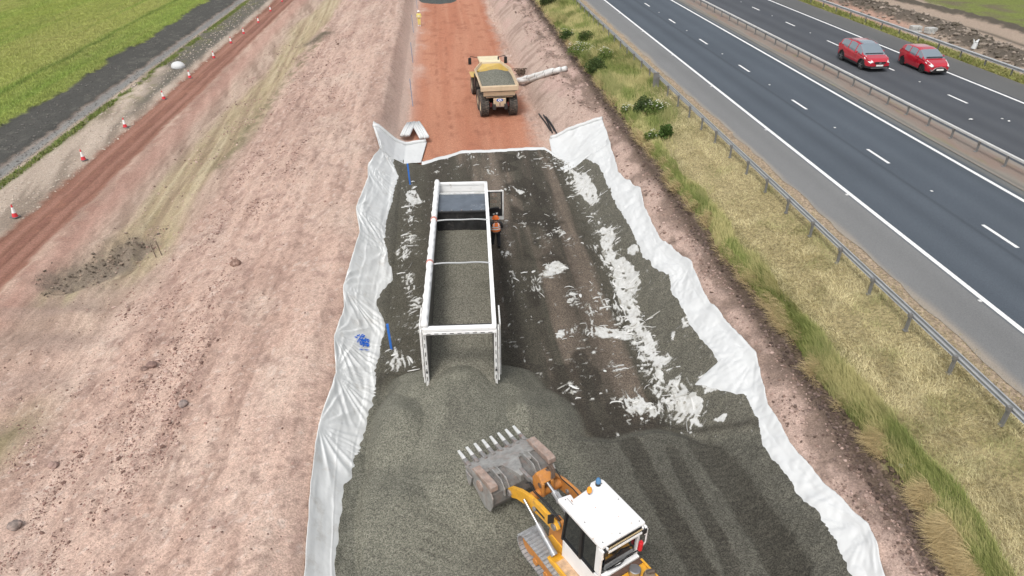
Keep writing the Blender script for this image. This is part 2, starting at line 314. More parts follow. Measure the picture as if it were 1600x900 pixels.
    # red road beyond the lined bed
    og = sstep(-3.3, -2.5, n + .3 * w2 - .5 * w1 * sstep(50, 60, s)) * (1 - sstep(5.6, 7.0, n + .5 * w2 + .6 * w1)) * sstep(40, 41, s)
    c = mixc(c, (.42, .175, .105), og); tr = fbm(n * 1.4, s * .05, 130, 4)
    c = mixc(c, (.50, .245, .155), og * np.clip(.3 + tr, 0, 1)); c = mixc(c, (.33, .13, .08), og * sstep(.15, .5, fbm(n * 1.1, s * .8, 131, 4)) * .55)
    for nc in (-.6, .35, 2.2, 3.05):
        c = mixc(c, (.30, .12, .075), og * gauss(n - nc - .3 * fbm(s * .05, 0 * s + nc, 133, 2), .16) * sstep(.0, .5, fbm(n * 2, s * 1.1, 132, 3)) * .8)
    c = mixc(c, (.52, .36, .29), gauss(n + 2.4, .9) * sstep(.0, .5, w1 + .3 * w2) * sstep(55, 70, s) * .9)
    # slope up to the turf
    c = mixc(c, (.57, .43, .36), gauss(n + 3.4, .9) * (s > 44) * .8)  # left bank's inner side: colour lightened to offset its shade
    sl = sstep(7.0, 7.8, n) * (1 - sstep(11.45, 11.95, n))
    c = mixc(c, (.46, .34, .285), sl * .85); c = mixc(c, (.47, .36, .30), sl * sstep(43, 50, s) * (1 - sstep(8.7, 9.8, n + w1)) * .9)
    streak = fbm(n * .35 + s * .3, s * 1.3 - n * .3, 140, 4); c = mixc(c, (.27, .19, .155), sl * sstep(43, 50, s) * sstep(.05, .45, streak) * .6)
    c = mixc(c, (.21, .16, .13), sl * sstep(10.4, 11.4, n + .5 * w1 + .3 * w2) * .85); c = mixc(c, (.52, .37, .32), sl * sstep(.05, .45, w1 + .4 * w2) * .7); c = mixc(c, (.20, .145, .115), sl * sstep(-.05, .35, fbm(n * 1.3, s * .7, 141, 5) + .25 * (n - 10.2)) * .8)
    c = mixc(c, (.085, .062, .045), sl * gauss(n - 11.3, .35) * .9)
    # verge under the grass
    vg = sstep(11.5, 11.75, n); c = mixc(c, (.33, .275, .145), vg); c = mixc(c, (.13, .14, .04), vg * (1 - sstep(12.0, 12.8, n + .4 * w1)) * .8)
    c = mixc(c, (.13, .15, .045), vg * sstep(34, 42, s) * .7 * (1 - sstep(14.2, 15, n)))
    c = mixc(c, (.36, .28, .20), sstep(15.0, 15.5, n + .2 * w2))
    # beyond the far barrier
    fr = sstep(39.4, 39.6, n); c = mixc(c, (.17, .18, .055), fr); c = mixc(c, (.37, .29, .225), fr * sstep(41.0, 41.8, n + .5 * w2))
    c = mixc(c, (.42, .25, .19), fr * sstep(41, 41.8, n) * (1 - sstep(43.5, 45, n)) * sstep(58, 66, s) * .8)
    sp = gauss(segdist(n, s, [(43.6, 84), (45.5, 70), (46.0, 62), (44.9, 56), (44.0, 48)]), 1.7); c = mixc(c, (.12, .10, .08), sstep(.25, .6, sp + .3 * w2))
    sp2 = gauss(segdist(n, s, [(50, 90), (52, 75), (53.5, 66), (53.5, 58), (52, 48)]), 1.1); c = mixc(c, (.10, .085, .065), sstep(.3, .6, sp2 + .3 * w2))
    c = mixc(c, (.10, .085, .065), gauss(segdist(n, s, [(47.5, 88), (49, 70), (49.5, 60), (48.5, 50)]), .35) * .9)
    g2 = sstep(53.8, 54.8, n + .8 * w1 + .4 * w2 + (s - 65) * -.03); c = mixc(c, (.15, .125, .08), g2); c = mixc(c, (.17, .20, .05), g2 * sstep(-.1, .25, w1 + .5 * w3 + .2))
    return np.clip(c * (1 + .07 * w3[..., None]), .01, .85)

def axis(pts):
    out = []
    for a, b, st in pts: out += list(np.arange(a, b, st))
    return np.array(out)
ax_n = axis([(-400, -100, 30), (-100, -60, 3), (-60, -35, .6), (-35, -27, .16), (-27, -19, .13), (-19, -2.5, .095), (-2.5, 7, .13), (7, 11.9, .09), (11.9, 16, .25), (16, 38, 2.0), (38, 55, .3), (55, 90, 1.5), (90, 420, 30)])
ss = [-60., -40, -25, -12, -4, 2, 5, 7]
while ss[-1] < 125: ss.append(ss[-1] + max(.075, .0052 * ss[-1]))
ax_s = np.array(ss + [130, 140, 155, 180, 220, 300, 450, 700, 1000])
NN, SS = np.meshgrid(ax_n, ax_s); ZZ = H(NN, SS)
V = np.stack([NN, SS, ZZ], -1).reshape(-1, 3); FQ = gridfaces(*NN.shape)
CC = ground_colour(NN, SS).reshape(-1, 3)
gy, gx = np.gradient(ZZ, ax_s, ax_n); NRM = np.stack([-gx, -gy, np.ones_like(gx)], -1); NRM /= np.linalg.norm(NRM, axis=-1, keepdims=True); NRM = NRM.reshape(-1, 3)
fc = V[FQ].mean(1); fn_, fs2 = fc[:, 0], fc[:, 1]
j1 = fbm(fn_ * 2.2, fs2 * 1.6, 102, 4); j0 = fbm(fn_ * .5, fs2 * .25, 101, 4)
zone = np.zeros(len(FQ), int)
zone[(fn_ < -31.9 + .55 * j0 + .3 * j1)] = 1
zone[(fn_ + .25 * j1 > -23.2) & (fn_ + .3 * j1 + .2 * j0 < -20.45)] = 2
zone[(fn_ + .3 * j1 > -2.9) & (fn_ + .5 * j1 + .6 * j0 < 6.3) & (fs2 > 40.5)] = 3
zone[(fn_ + .15 * j1 > -28.6) & (fn_ + .2 * j1 < -27.5)] = 4
zone[(fn_ > 11.7) & (fn_ < 15.9)] = 5
zone[(fn_ > 54.3)] = 1
M_ground = granular('bare_earth', 26, .22, .028, fine=4.2)
M_soil = M_ground
M_field = granular('short_grass', 14, .34, .04, fine=1.2)
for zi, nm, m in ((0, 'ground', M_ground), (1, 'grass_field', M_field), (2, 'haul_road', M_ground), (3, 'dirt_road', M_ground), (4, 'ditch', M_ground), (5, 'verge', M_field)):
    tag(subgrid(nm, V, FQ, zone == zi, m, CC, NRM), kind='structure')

# ------------------------------------------------------------------ GRAVEL BED
def poly_fn(pix, dz):
    P = sorted([(lambda q: (q[1], q[0]))(ray(x, y, dz)) for x, y in pix]); P = np.array(P)
    return lambda s: np.interp(s, P[:, 0], P[:, 1])
nLi = poly_fn([(517, 900), (521, 825), (535, 750), (555, 700), (567, 650), (580, 615), (582, 565), (597, 505), (582, 470), (590, 455), (610, 433), (597, 375), (600, 340), (610, 309), (619, 272), (610, 250), (618, 234)], .12)
nRi = poly_fn([(1345, 900), (1320, 845), (1285, 795), (1245, 750), (1200, 690), (1190, 650), (1172, 612), (1130, 604), (1092, 596), (1112, 575), (1130, 560), (1085, 505), (1055, 450), (1052, 425), (1040, 420), (1010, 395), (990, 355), (960, 300), (940, 255), (925, 246)], .12)
nLo = poly_fn([(475, 900), (485, 750), (497, 665), (513, 620), (524, 582), (522, 525), (537, 480), (535, 450), (551, 395), (562, 362), (556, 325), (575, 277), (574, 259), (596, 230), (582, 195)], .1)
nRo = poly_fn([(1382, 900), (1357, 822), (1290, 760), (1235, 695), (1200, 635), (1182, 552), (1140, 510), (1100, 460), (1080, 410), (1032, 375), (1007, 325), (1001, 295), (967, 272), (956, 235), (941, 184)], .1)
_e = [ray(x, y, .1) for x, y in [(618, 234), (645, 252), (661, 256), (690, 247), (720, 238), (780, 236), (850, 232), (868, 244), (925, 246)]]
_en = np.array([q[0] for q in _e]); _es = np.array([q[1] for q in _e]); _o = np.argsort(_en)
sEnd = lambda n: np.interp(n, _en[_o], _es[_o])
# plateau of thicker fill nearest the camera and the heap under the trailer
def fill(n, s):
    se = np.interp(n, [-4, 3.2, 4.2, 5.0, 5.8, 6.6, 7.6, 9, 11], [17.2, 17.2, 17.0, 16.9, 17.15, 17.3, 16.9, 15.8, 14.6]) + .12 * fbm(n * 1.3, s * .3, 201, 3)
    p = np.clip((se - s) * .55, -.2, .42 + .05 * fbm(n * .6, s * .4, 202, 3))
    t = np.clip((18.9 - s) / 3.8, 0, 1); ax = .1 + .2 * t; top = 1.28 - .30 * t
    d = np.hypot(n - ax, np.where(s > 18.9, s - 18.9, np.where(s < 15.1, 15.1 - s, 0)))
    hp = top + .42 - .56 * np.maximum(np.sqrt(d * d + .35) - .45, 0) + .05 * fbm(n * .9, s * .9, 203, 3) * sstep(.3, 2, d)
    hp = hp - .10 * gauss(np.abs(n - .1) - 1.5, .45) * sstep(17.0, 18.6, s)
    lb = np.maximum(1.35 - .55 * np.hypot(n + 1.95, (s - 17.5) * .8), 1.33 - .55 * np.hypot(n - 2.15, (s - 17.4) * .9)); hp = np.maximum(hp, lb)
    h2 = .95 - .28 * np.hypot(n + 1.8, s - 14.2)                      # second dump, left
    a = np.logaddexp(np.logaddexp(p * 18, hp * 18), h2 * 18) / 18
    return a
def GZ(n, s):
    n = np.asarray(n, float); s = np.asarray(s, float)
    d = np.minimum(np.minimum(n - nLi(s), nRi(s) - n), (sEnd(n) - s))
    d = d + .10 * fbm(n * 2.2, s * 2.2, 205, 3) * (1 - .0 * s)
    thin = np.clip(d * .8, -.25, 1) ; thin = np.where(thin > 0, .13 * (1 - np.exp(-thin / .10)), thin)
    base = np.minimum(H(n, s), 3.0) + thin
    ripl = .02 * fbm(n * .9, s * 2.0, 206, 3) + .012 * fbm(n * 5, s * 5, 207, 2)
    f = fill(n, s); side = sstep(0, .9, d)
    z = np.maximum(base, base * .15 + f * side + (1 - side) * base * .85 - .0)
    z = np.where(s < 20.5, np.logaddexp(base * 26, (f - (1 - side) * .6) * 26) / 26, base)
    # crawler and lorry tracks pressed into it
    z = z - .05 * TR(n, s)[0]
    return z + ripl * sstep(-.1, .3, d)
_tr = []
for pts, w in (([(985, 690), (1022, 760), (1062, 830), (1105, 905)], .34), ([(1095, 690), (1145, 760), (1190, 830), (1235, 905)], .42),
               ([(1050, 700), (1090, 780), (1125, 840), (1150, 905)], .22)):
    _tr.append(([flat(x, y, .45) for x, y in pts], w))
def TR(n, s):
    t = 0 * np.asarray(n, float)
    for P, w in _tr:
        d = segdist(n, s, P); t = np.maximum(t, (1 - sstep(w * .8, w * 1.35, d + .08 * fbm(n * 3, s * 3, 211, 2))) * (s < 17.2))
    lug = .5 + .5 * np.sin(s * 2 * np.pi / .21 + n * 3 + 1.2 * fbm(n * 1.5, s * 1.5, 212, 2))
    return t, lug
gn = np.arange(-4.3, 11.2, .034); gs = [8.0]
while gs[-1] < 46.5: gs.append(gs[-1] + max(.034, .0025 * gs[-1]))
gs = np.array(gs); GN, GS = np.meshgrid(gn, gs); GZZ = GZ(GN, GS)
D = np.minimum(np.minimum(GN - nLi(GS), nRi(GS) - GN), (sEnd(GN) - GS))
t, lug = TR(GN, GS)
GZZ = GZZ + .018 * (lug - .5) * sstep(.2, .8, t) + .010 * np.sin(GS * 2 * np.pi / .24) * gauss(GN - 5.2 - .4 * fbm(GS * .2, 0 * GS, 213, 2), .5) * (GS > 17)
# where the fabric shows through: torn shards and bare patches, in metres
def pxpt(x, y): q = ray(x, y, .1, H); return q[0], q[1]
film = np.zeros(GN.shape); tone = np.zeros(GN.shape)
dens = []   # (n, s, radius n, radius s, shards)
def cluster(x, y, rn, rs, k, L=.5, dirn=None): n_, s_ = pxpt(x, y); dens.append((n_, s_, rn, rs, k, L, dirn))
for x, y, k in ((645, 292, 14), (645, 310, 22), (640, 328, 24), (640, 345, 18), (637, 372, 30), (632, 392, 26), (628, 402, 20), (648, 380, 12), (638, 428, 24), (640, 446, 18), (648, 466, 16), (652, 480, 12), (645, 500, 10), (618, 545, 18), (620, 565, 18), (622, 575, 12), (650, 520, 8), (655, 575, 6)):
    cluster(x, y, .42, .75, k, .42)
for x, y, k in ((700, 250, 8), (735, 245, 14), (765, 250, 8), (815, 245, 16), (845, 245, 12), (715, 262, 8), (765, 268, 14), (790, 262, 10), (800, 298, 9), (820, 302, 8), (855, 258, 26), (865, 250, 20), (745, 255, 8), (690, 270, 5), (775, 270, 4), (820, 335, 7), (790, 349, 9), (815, 350, 18), (845, 350, 8), (868, 335, 8), (870, 365, 18), (880, 362, 16), (850, 370, 12), (795, 382, 8), (890, 380, 7), (855, 392, 7), (862, 418, 34), (858, 428, 26), (880, 420, 18), (840, 433, 10), (815, 430, 9), (800, 436, 8), (790, 400, 6), (835, 450, 8), (836, 462, 7), (838, 448, 7), (805, 455, 5), (895, 458, 14), (900, 475, 12), (920, 490, 12), (930, 488, 10), (940, 478, 10), (890, 465, 8), (880, 520, 16), (900, 516, 12), (925, 518, 20), (950, 522, 26), (975, 524, 26), (990, 526, 22), (840, 508, 9), (800, 510, 3), (850, 552, 3), (865, 575, 4), (900, 600, 11), (890, 606, 10), (912, 590, 9), (960, 572, 9), (965, 578, 9), (945, 575, 6), (985, 580, 5), (950, 615, 5), (970, 625, 12), (985, 632, 16), (1000, 630, 20), (1025, 640, 28), (1040, 635, 20), (985, 655, 8), (1000, 645, 14), (1060, 625, 20), (835, 590, 3), (820, 585, 3), (920, 448, 8), (935, 460, 10), (895, 565, 3), (905, 545, 4), (930, 553, 4), (785, 470, 3), (788, 530, 2)):
    cluster(x, y, .38, .6, k, .36, 'x' if k in (18, 26, 9) else None)
for x, y, k in ((880, 255, 22), (893, 265, 26), (900, 280, 34), (915, 295, 40), (930, 312, 30), (905, 300, 20), (895, 288, 14), (930, 345, 18), (940, 362, 24), (948, 385, 34), (955, 372, 20), (950, 400, 28), (930, 385, 10), (945, 415, 16), (970, 425, 26), (965, 440, 30), (975, 455, 34), (982, 475, 34), (990, 500, 34), (1000, 520, 34), (1008, 540, 30), (1015, 560, 26), (1025, 585, 22), (1030, 600, 20), (1040, 615, 22), (1052, 630, 28), (1065, 645, 26), (1085, 655, 18), (1050, 600, 10), (960, 480, 16), (970, 500, 14)):
    cluster(x, y, .5, .75, k, .5, 'y')
lrng = np.random.default_rng(5)
def stamp(n_, s_, L, wd, th, amp=1):
    """one tapering shard of fabric: length L along direction th"""
    i0, i1 = np.searchsorted(gn, [n_ - L, n_ + L]); k0, k1 = np.searchsorted(gs, [s_ - L, s_ + L])
    if i1 - i0 < 2 or k1 - k0 < 2: return
    a = GN[k0:k1, i0:i1] - n_; b = GS[k0:k1, i0:i1] - s_
    u = (a * math.cos(th) + b * math.sin(th)) / L; v = (-a * math.sin(th) + b * math.cos(th)) / wd
    v = v - .5 * np.sin(u * 2.5 + n_ * 7)
    m = np.clip(1.25 - np.abs(u) * 1.6 - np.abs(v), 0, 1)
    film[k0:k1, i0:i1] = np.maximum(film[k0:k1, i0:i1], m * amp)
dfield = np.zeros(GN.shape)
for n_, s_, rn, rs, k, L, dr_ in dens:
    sc = .8 + .012 * s_; i0, i1 = np.searchsorted(gn, [n_ - 3 * rn, n_ + 3 * rn]); k0, k1 = np.searchsorted(gs, [s_ - 3 * rs * sc, s_ + 3 * rs * sc])
    dfield[k0:k1, i0:i1] += min(1.2, .22 + k / 28) * np.exp(-((GN[k0:k1, i0:i1] - n_) / (rn * .9)) ** 2 - ((GS[k0:k1, i0:i1] - s_) / (rs * sc * .75)) ** 2)
    for _ in range(int(k * .30)):
        a = lrng.normal(0, .5) * rn; b = lrng.normal(0, .5) * rs * sc
        th = lrng.normal(.9, .5) if dr_ is None else (lrng.normal(.1, .45) if dr_ == 'x' else lrng.normal(1.7, .5))
        stamp(n_ + a, s_ + b, L * (.35 + lrng.random() * .9) * (.8 + .012 * s_), .014 + .045 * lrng.random() ** 2 + .0007 * s_, th)
pmask = np.zeros(GN.shape)
def patch(pts, amp=1.0, seed=0):
    """bare patch outlined by photo pixels"""
    global pmask
    P = np.array([pxpt(x, y) for x, y in pts]); ins = np.zeros(GN.shape, bool)
    wx = GN + .09 * fbm(GN * 4, GS * 4, 300 + seed, 3); wy = GS + .14 * fbm(GN * 4, GS * 4, 330 + seed, 3)
    j = len(P) - 1
    for i in range(len(P)):
        xi, yi, xj, yj = P[i][0], P[i][1], P[j][0], P[j][1]
        ins ^= ((yi > wy) != (yj > wy)) & (wx < (xj - xi) * (wy - yi) / (yj - yi + 1e-9) + xi); j = i
    pmask = np.where(ins, amp, pmask)
patch([(900, 280), (915, 283), (930, 300), (934, 315), (925, 322), (912, 312), (900, 296)], seed=1)
patch([(885, 255), (895, 262), (900, 275), (893, 272)], seed=2)
patch([(940, 360), (955, 352), (962, 372), (955, 385), (963, 400), (958, 412), (948, 400), (938, 385)], seed=3)
patch([(962, 425), (975, 425), (985, 440), (1000, 455), (980, 462), (990, 480), (1000, 505), (1018, 530), (1022, 545), (1005, 535), (990, 515), (975, 490), (963, 460)], seed=4)
patch([(981, 388), (992, 382), (998, 392), (990, 400), (980, 398)], seed=5)
patch([(870, 518), (885, 514), (880, 528), (870, 531)], seed=6); patch([(930, 512), (960, 515), (985, 524), (960, 530), (940, 525)], seed=7)
patch([(850, 418), (868, 408), (890, 420), (865, 430), (850, 432)], seed=8)
patch([(1048, 622), (1065, 610), (1085, 614), (1102, 628), (1095, 645), (1070, 648), (1055, 640)], seed=9)
patch([(1070, 655), (1090, 652), (1102, 668), (1090, 668)], seed=10); patch([(1115, 655), (1138, 648), (1130, 660)], seed=11)
patch([(1028, 560), (1045, 553), (1050, 560), (1038, 572)], seed=12); patch([(1062, 500), (1073, 495), (1078, 512), (1068, 515)], seed=13)
patch([(635, 300), (650, 297), (660, 318), (645, 322), (635, 315)], .9, seed=14); patch([(805, 296), (822, 300), (812, 305)], seed=15)
patch([(955, 408), (975, 402), (998, 425), (1000, 445), (985, 470), (1003, 490), (992, 512), (975, 480), (965, 445)], .95, seed=18)
patch([(995, 505), (1015, 520), (1030, 560), (1040, 600), (1028, 590), (1010, 550)], .95, seed=19)
patch([(920, 520), (950, 517), (990, 523), (985, 530), (940, 530)], .9, seed=20); patch([(895, 268), (915, 270), (932, 295), (934, 318), (915, 310), (900, 290)], 1, seed=21); patch([(975, 625), (1005, 622), (1020, 640), (1000, 650), (982, 645)], .85, seed=22)
patch([(1090, 588), (1125, 575), (1140, 600), (1100, 618)], 1.1, seed=23)
patch([(1040, 395), (1047, 390), (1050, 398), (1043, 405)], seed=16); patch([(1047, 523), (1053, 518), (1054, 532), (1049, 532)], seed=17)
brk = fbm(GN * 5, GS * 5, 220, 4)
brk2 = fbm(GN * 9 - GS * 2, GS * 3.2 + GN * 3, 224, 3)
u_ = GN * .84 + GS * .54; v_ = -GN * .54 + GS * .84; w__ = .25 * fbm(GN * .8, GS * .8, 226, 2)
def streak(th, sd, f=11, g_=1.8):
    u = GN * math.cos(th) + GS * math.sin(th); v = -GN * math.sin(th) + GS * math.cos(th)
    return fbm(u * g_, (v + w__) * f, sd, 4, .6)
osel = fbm(GN * .9, GS * .7, 228, 2)
stk = np.where(osel < -.12, streak(.25, 240), np.where(osel < .12, streak(.95, 241), streak(1.6, 242)))
dens_m = np.clip(dfield, 0, 1.15); bare = np.maximum(film * .75, 0)
film = np.maximum(dens_m * .59 + 1.0 * stk + .35 * brk - .56, bare * .92 + .80 * stk + .40 * brk - .44) * 2.2
pm2 = pmask + .55 * brk + .30 * stk
film = np.clip(np.maximum(film, (pm2 - .62) * 2.5 * (pmask > 0)), 0, 1) * (D > .12) * (fill(GN, GS) < .18)
fm = film > .2
crump = .035 * np.abs(fbm(GN * 7, GS * 4, 221, 3)) + .02 * np.minimum(film, .6)
GZZ = np.where(fm, GZZ + crump, GZZ)
# gravel colour
a1 = fbm(GN * .7, GS * .35, 230, 4); a2 = fbm(GN * 3, GS * 2.5, 231, 4); lane = fbm(GN * 1.7, GS * .035, 232, 4); blk = fbm(GN * .8, GS * .5, 233, 2)
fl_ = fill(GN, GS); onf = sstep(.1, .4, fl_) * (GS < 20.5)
gc = np.zeros(GN.shape + (3,)); gc[:] = (.085, .079, .060); gc = mixc(gc, (.135, .128, .102), sstep(7.2, 8.0, GN)); gc = mixc(gc, (.12, .113, .09), sstep(-2.7, -3.2, GN))
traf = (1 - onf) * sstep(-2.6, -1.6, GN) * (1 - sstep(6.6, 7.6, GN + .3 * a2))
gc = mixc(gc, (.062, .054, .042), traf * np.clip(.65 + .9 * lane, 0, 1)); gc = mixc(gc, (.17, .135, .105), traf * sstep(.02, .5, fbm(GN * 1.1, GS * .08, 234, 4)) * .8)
gc = mixc(gc, (.036, .031, .024), traf * sstep(.15, .32, blk) * sstep(3.0, 3.6, GN) * .7)
gc = mixc(gc, (.045, .04, .032), traf * gauss(GN - 2.45 - .2 * a1, .5) * sstep(33, 27, GS) * .75); gc = mixc(gc, (.04, .035, .028), traf * gauss(GN - 5.3, .55) * .5)
gc = mixc(gc, (.18, .145, .115), traf * gauss(GN - 2.9 + .15 * a1, .3) * sstep(27, 33, GS) * .7)
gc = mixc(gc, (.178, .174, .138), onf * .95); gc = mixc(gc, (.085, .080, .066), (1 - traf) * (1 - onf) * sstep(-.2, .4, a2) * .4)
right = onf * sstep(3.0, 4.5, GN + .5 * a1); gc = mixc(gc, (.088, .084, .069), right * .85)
gc = mixc(gc, (.042, .038, .030), onf * sstep(.1, 1.1, t + .35 * a2) * np.clip(.75 + .5 * a1, 0, 1)); gc = mixc(gc, (.085, .081, .066), onf * sstep(.0, .45, a1) * .55)
rip = .55 * sstep(.0, .5, fbm(GN * .9, GS * .9, 235, 3) + .05) * (GS < 15.5) * gauss(GN + 1.0, 1.9); gc = mixc(gc, (.06, .056, .045), rip * sstep(.2, .9, np.sin((GS + GN * .45) * 2 * np.pi / .33 + 1.5 * a2)) * .6)
edge_toe = gauss(fl_ + .02, .08) * (GS < 21) * (GS > 15); gc = mixc(gc, (.045, .04, .032), edge_toe * .6)  # ring at the heap's foot, flank shading painted into the gravel colour
gc = gc * (1 + .16 * a2[..., None] + .10 * a1[..., None])
gc = mixc(gc, (.30, .295, .27), sstep(.0, .2, film) * (film > .01) * .75)
GV = np.stack([GN, GS, GZZ], -1).reshape(-1, 3); GF = gridfaces(*GN.shape)
Dv = D.ravel(); keep = (Dv[GF].max(1) > -.25); fmv = fm.ravel(); isf = (fmv[GF].sum(1) >= 3)
M_gravel = granular('grey_gravel', 36, .50, .016, fine=1.7)
M_fabric = mat('white_fabric', (.64, .64, .62), rough=.75, var=.05, vscale=1.2, bump=.25, bscale=9, spec=.3)
M_scrap = mat('dusty_white_fabric', (1, 1, 1), rough=.8, var=.14, vscale=14, attr=True, spec=.2)
fcol = np.zeros(GN.shape + (3,)); fcol[:] = (.52, .52, .50); fcol = mixc(fcol, (.30, .29, .25), np.clip(sstep(.0, .6, fbm(GN * 7, GS * 6, 225, 3)) * .5 + sstep(.5, .2, film) * .7, 0, .9))
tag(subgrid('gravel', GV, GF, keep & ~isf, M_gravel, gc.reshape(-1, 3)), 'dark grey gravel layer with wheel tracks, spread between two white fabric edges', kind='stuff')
bpy.data.objects['gravel']['category'] = 'gravel'
tag(subgrid('torn_fabric', GV, GF, keep & isf, M_scrap, fcol.reshape(-1, 3)), 'torn white scraps of fabric showing through the dark gravel', 'fabric scraps', kind='stuff')

# ------------------------------------------------------------------ FABRIC SIDES
def pegfold(n, s, pegs):
    z = 0 * n
    for i, (pn, ps) in enumerate(pegs):
        r = np.hypot(n - pn, s - ps); th = np.arctan2(s - ps, n - pn)
        ridge = 1 - np.abs(((th * 3.7 + 1.1 * fbm(th * 3, r * .3, 400 + i, 2) + i) % 1) * 2 - 1)
        z = z + (ridge ** 1.6 - .3) * .085 * gauss(r - .9, 1.3) * sstep(0, .5, r)
    return z
def side_sheet(name, sA, outer, inner, over, label, pegs, sgn, rowN=70):
    s = sA; v = np.linspace(0, 1, rowN)
    no = outer(s) + .02 * fbm(s * 1.6, 0 * s, 410, 3); ni = inner(s) + over
    Nn = no[:, None] * (1 - v) + ni[:, None] * v; Sx = np.repeat(s[:, None], rowN, 1)
    Sx = Sx + .12 * fbm(Nn * .5, Sx * .5, 411, 2)
    base = H(Nn, Sx)
    q_ = (Nn - no[:, None]); long_ = (.035 if sgn > 0 else .02) * fbm(q_ * 3.2, Sx * .3, 412, 3) + (.022 if sgn > 0 else .015) * (1 - np.clip(np.abs(fbm(q_ * 2.6, Sx * .16, 413, 3)) * 6, 0, 1))
    z = base + .09 + long_ + pegfold(Nn, Sx, pegs) * (1 if sgn > 0 else .45)
    z = z + .10 * gauss(v * (no - ni)[:, None] / 1.0, .16)                               # rolled outer hem
    z = np.where(v[None, :] > .0, z, base - .02)
    under = sstep(0, 1, (Nn - inner(Sx)) * sgn / .35)                     # tucks beneath the gravel
    z = z * (1 - under) + (H(Nn, Sx) + .02) * under
    Vt = np.stack([Nn, Sx, z], -1).reshape(-1, 3)
    o = npmesh(name, Vt, gridfaces(*Nn.shape), M_sheet); tag(o, label, 'fabric sheet')
    so = o.modifiers.new('thick', 'SOLIDIFY'); so.thickness = .012; so.offset = -1
    return o
M_sheet = mat('white_sheet', (.68, .69, .675), rough=.7, var=.08, vscale=.9, bump=.35, bscale=6, spec=.3, dirt=.2, dirtc=(.50, .48, .44), dscale=1.4)
M_sheetR = mat('bright_sheet', (.56, .57, .565), rough=.7, var=.05, vscale=.8, bump=.3, bscale=6, spec=.3)
pegsL = [pxpt(*p) for p in ((497, 665), (522, 525), (537, 450), (556, 325), (575, 262), (524, 582), (596, 232), (610, 390))]
pegsR = [pxpt(*p) for p in ((1182, 552), (1080, 410), (1001, 295), (1357, 822), (956, 235), (1032, 375))]
sv = np.concatenate([np.arange(8.5, 25, .06), np.arange(25, 46.4, .11)])
oL = side_sheet('fabric_sheet', sv, nLo, nLi, .7, 'long wrinkled white fabric sheet hanging beside the pink bank, sprayed with a blue mark', pegsL, 1)
oR = side_sheet('fabric_sheet', sv[sv < 40.9], nRo, nRi, -.9, 'smooth bright white fabric sheet along the brown slope below the verge', pegsR, -1, 90)
oR.data.materials[0] = M_sheetR
# the broad loose ends of the sheets at the far side, each with its rolled hem
def panel(sheet, A, B, C, Dd, nu, nv, m, sag=.06):
    """quad A(outer near) B(outer far) C(inner far) D(inner near), draped over the ground"""
    u = np.linspace(0, 1, nu)[:, None, None]; v = np.linspace(0, 1, nv)[None, :, None]
    A, B, C, Dd = [np.array(q, float) for q in (A, B, C, Dd)]
    P = (A * (1 - u) + B * u) * (1 - v) + (Dd * (1 - u) + C * u) * v
    z = H(P[..., 0], P[..., 1]) + .13 + sag * fbm(P[..., 0] * .8, P[..., 1] * .35, 430, 3) + .03 * np.abs(fbm(P[..., 0] * 3, P[..., 1] * 2, 431, 2))
    o = npmesh('loose_end', np.concatenate([P, z[..., None]], -1).reshape(-1, 3), gridfaces(nu, nv), m, sheet)
    so = o.modifiers.new('thick', 'SOLIDIFY'); so.thickness = .012; return P, z
def edgept(x, y): q = ray(x, y, .15); return (q[0], q[1])
PR, zR = panel(oR, (float(nRo(40.5)), 40.4), edgept(941, 185), edgept(858, 217), (float(nRi(40.5)) - 2.2, 40.6), 50, 60, M_sheetR)
PL, zL = panel(oL, (float(nLo(42.5)), 42.6), edgept(583, 197), edgept(667, 221), (-1.75, 42.9), 40, 50, M_sheetR, .04)
for sheet, P, z in ((oR, PR, zR), (oL, PL, zL)):
    pts = [(P[-1, j, 0], P[-1, j, 1], z[-1, j] + .06) for j in range(0, P.shape[1], 3)]
    G().tube(pts, .13, 10).mk('rolled_hem', M_sheetR, sheet, smooth=True, angle=0)
# lip of fabric along the far end of the bed
en = np.arange(-1.7, 8.0, .06); q = sEnd(en) + .05 + .09 * fbm(en * 1.8, en * 0, 440, 3)
PP = np.stack([np.stack([en, q + dv + .05 * fbm(en * 3, en * 0 + dv, 441, 2), H(en, q + dv) + zz], -1) for dv, zz in ((-.35, .06), (-.12, .17), (.05, .19), (.17, .12), (.26, .02))])
tag(npmesh('fabric_edge', PP.reshape(-1, 3), gridfaces(5, len(en)), M_sheetR), 'thin white fabric edge across the bed, where the gravel meets the red road', 'fabric edge')
# folded strips lying behind the left hem
for pts, lb in (([(633, 214), (643, 195)], 'folded white fabric strip behind the left hem, the one leaning away from the red road'), ([(649, 194), (663, 217)], 'folded white fabric strip behind the left hem, the one beside the red road')):
    g = G(); q0, q1 = [ray(x, y, .35) for x, y in pts]
    a, b = Vector((q0[0], q0[1], q0[2] + .1)), Vector((q1[0], q1[1], q1[2] + .1))
    for k in range(4):
        off = Vector(((k - 1.5) * .17, 0, .03 * (k % 2))); g.tube([a + off, (a + b) / 2 + off + Vector((0, 0, .06)), b + off], .115, 8)
    tag(g.mk('fabric_strip', M_sheetR, smooth=True, angle=0), lb, 'fabric strip')
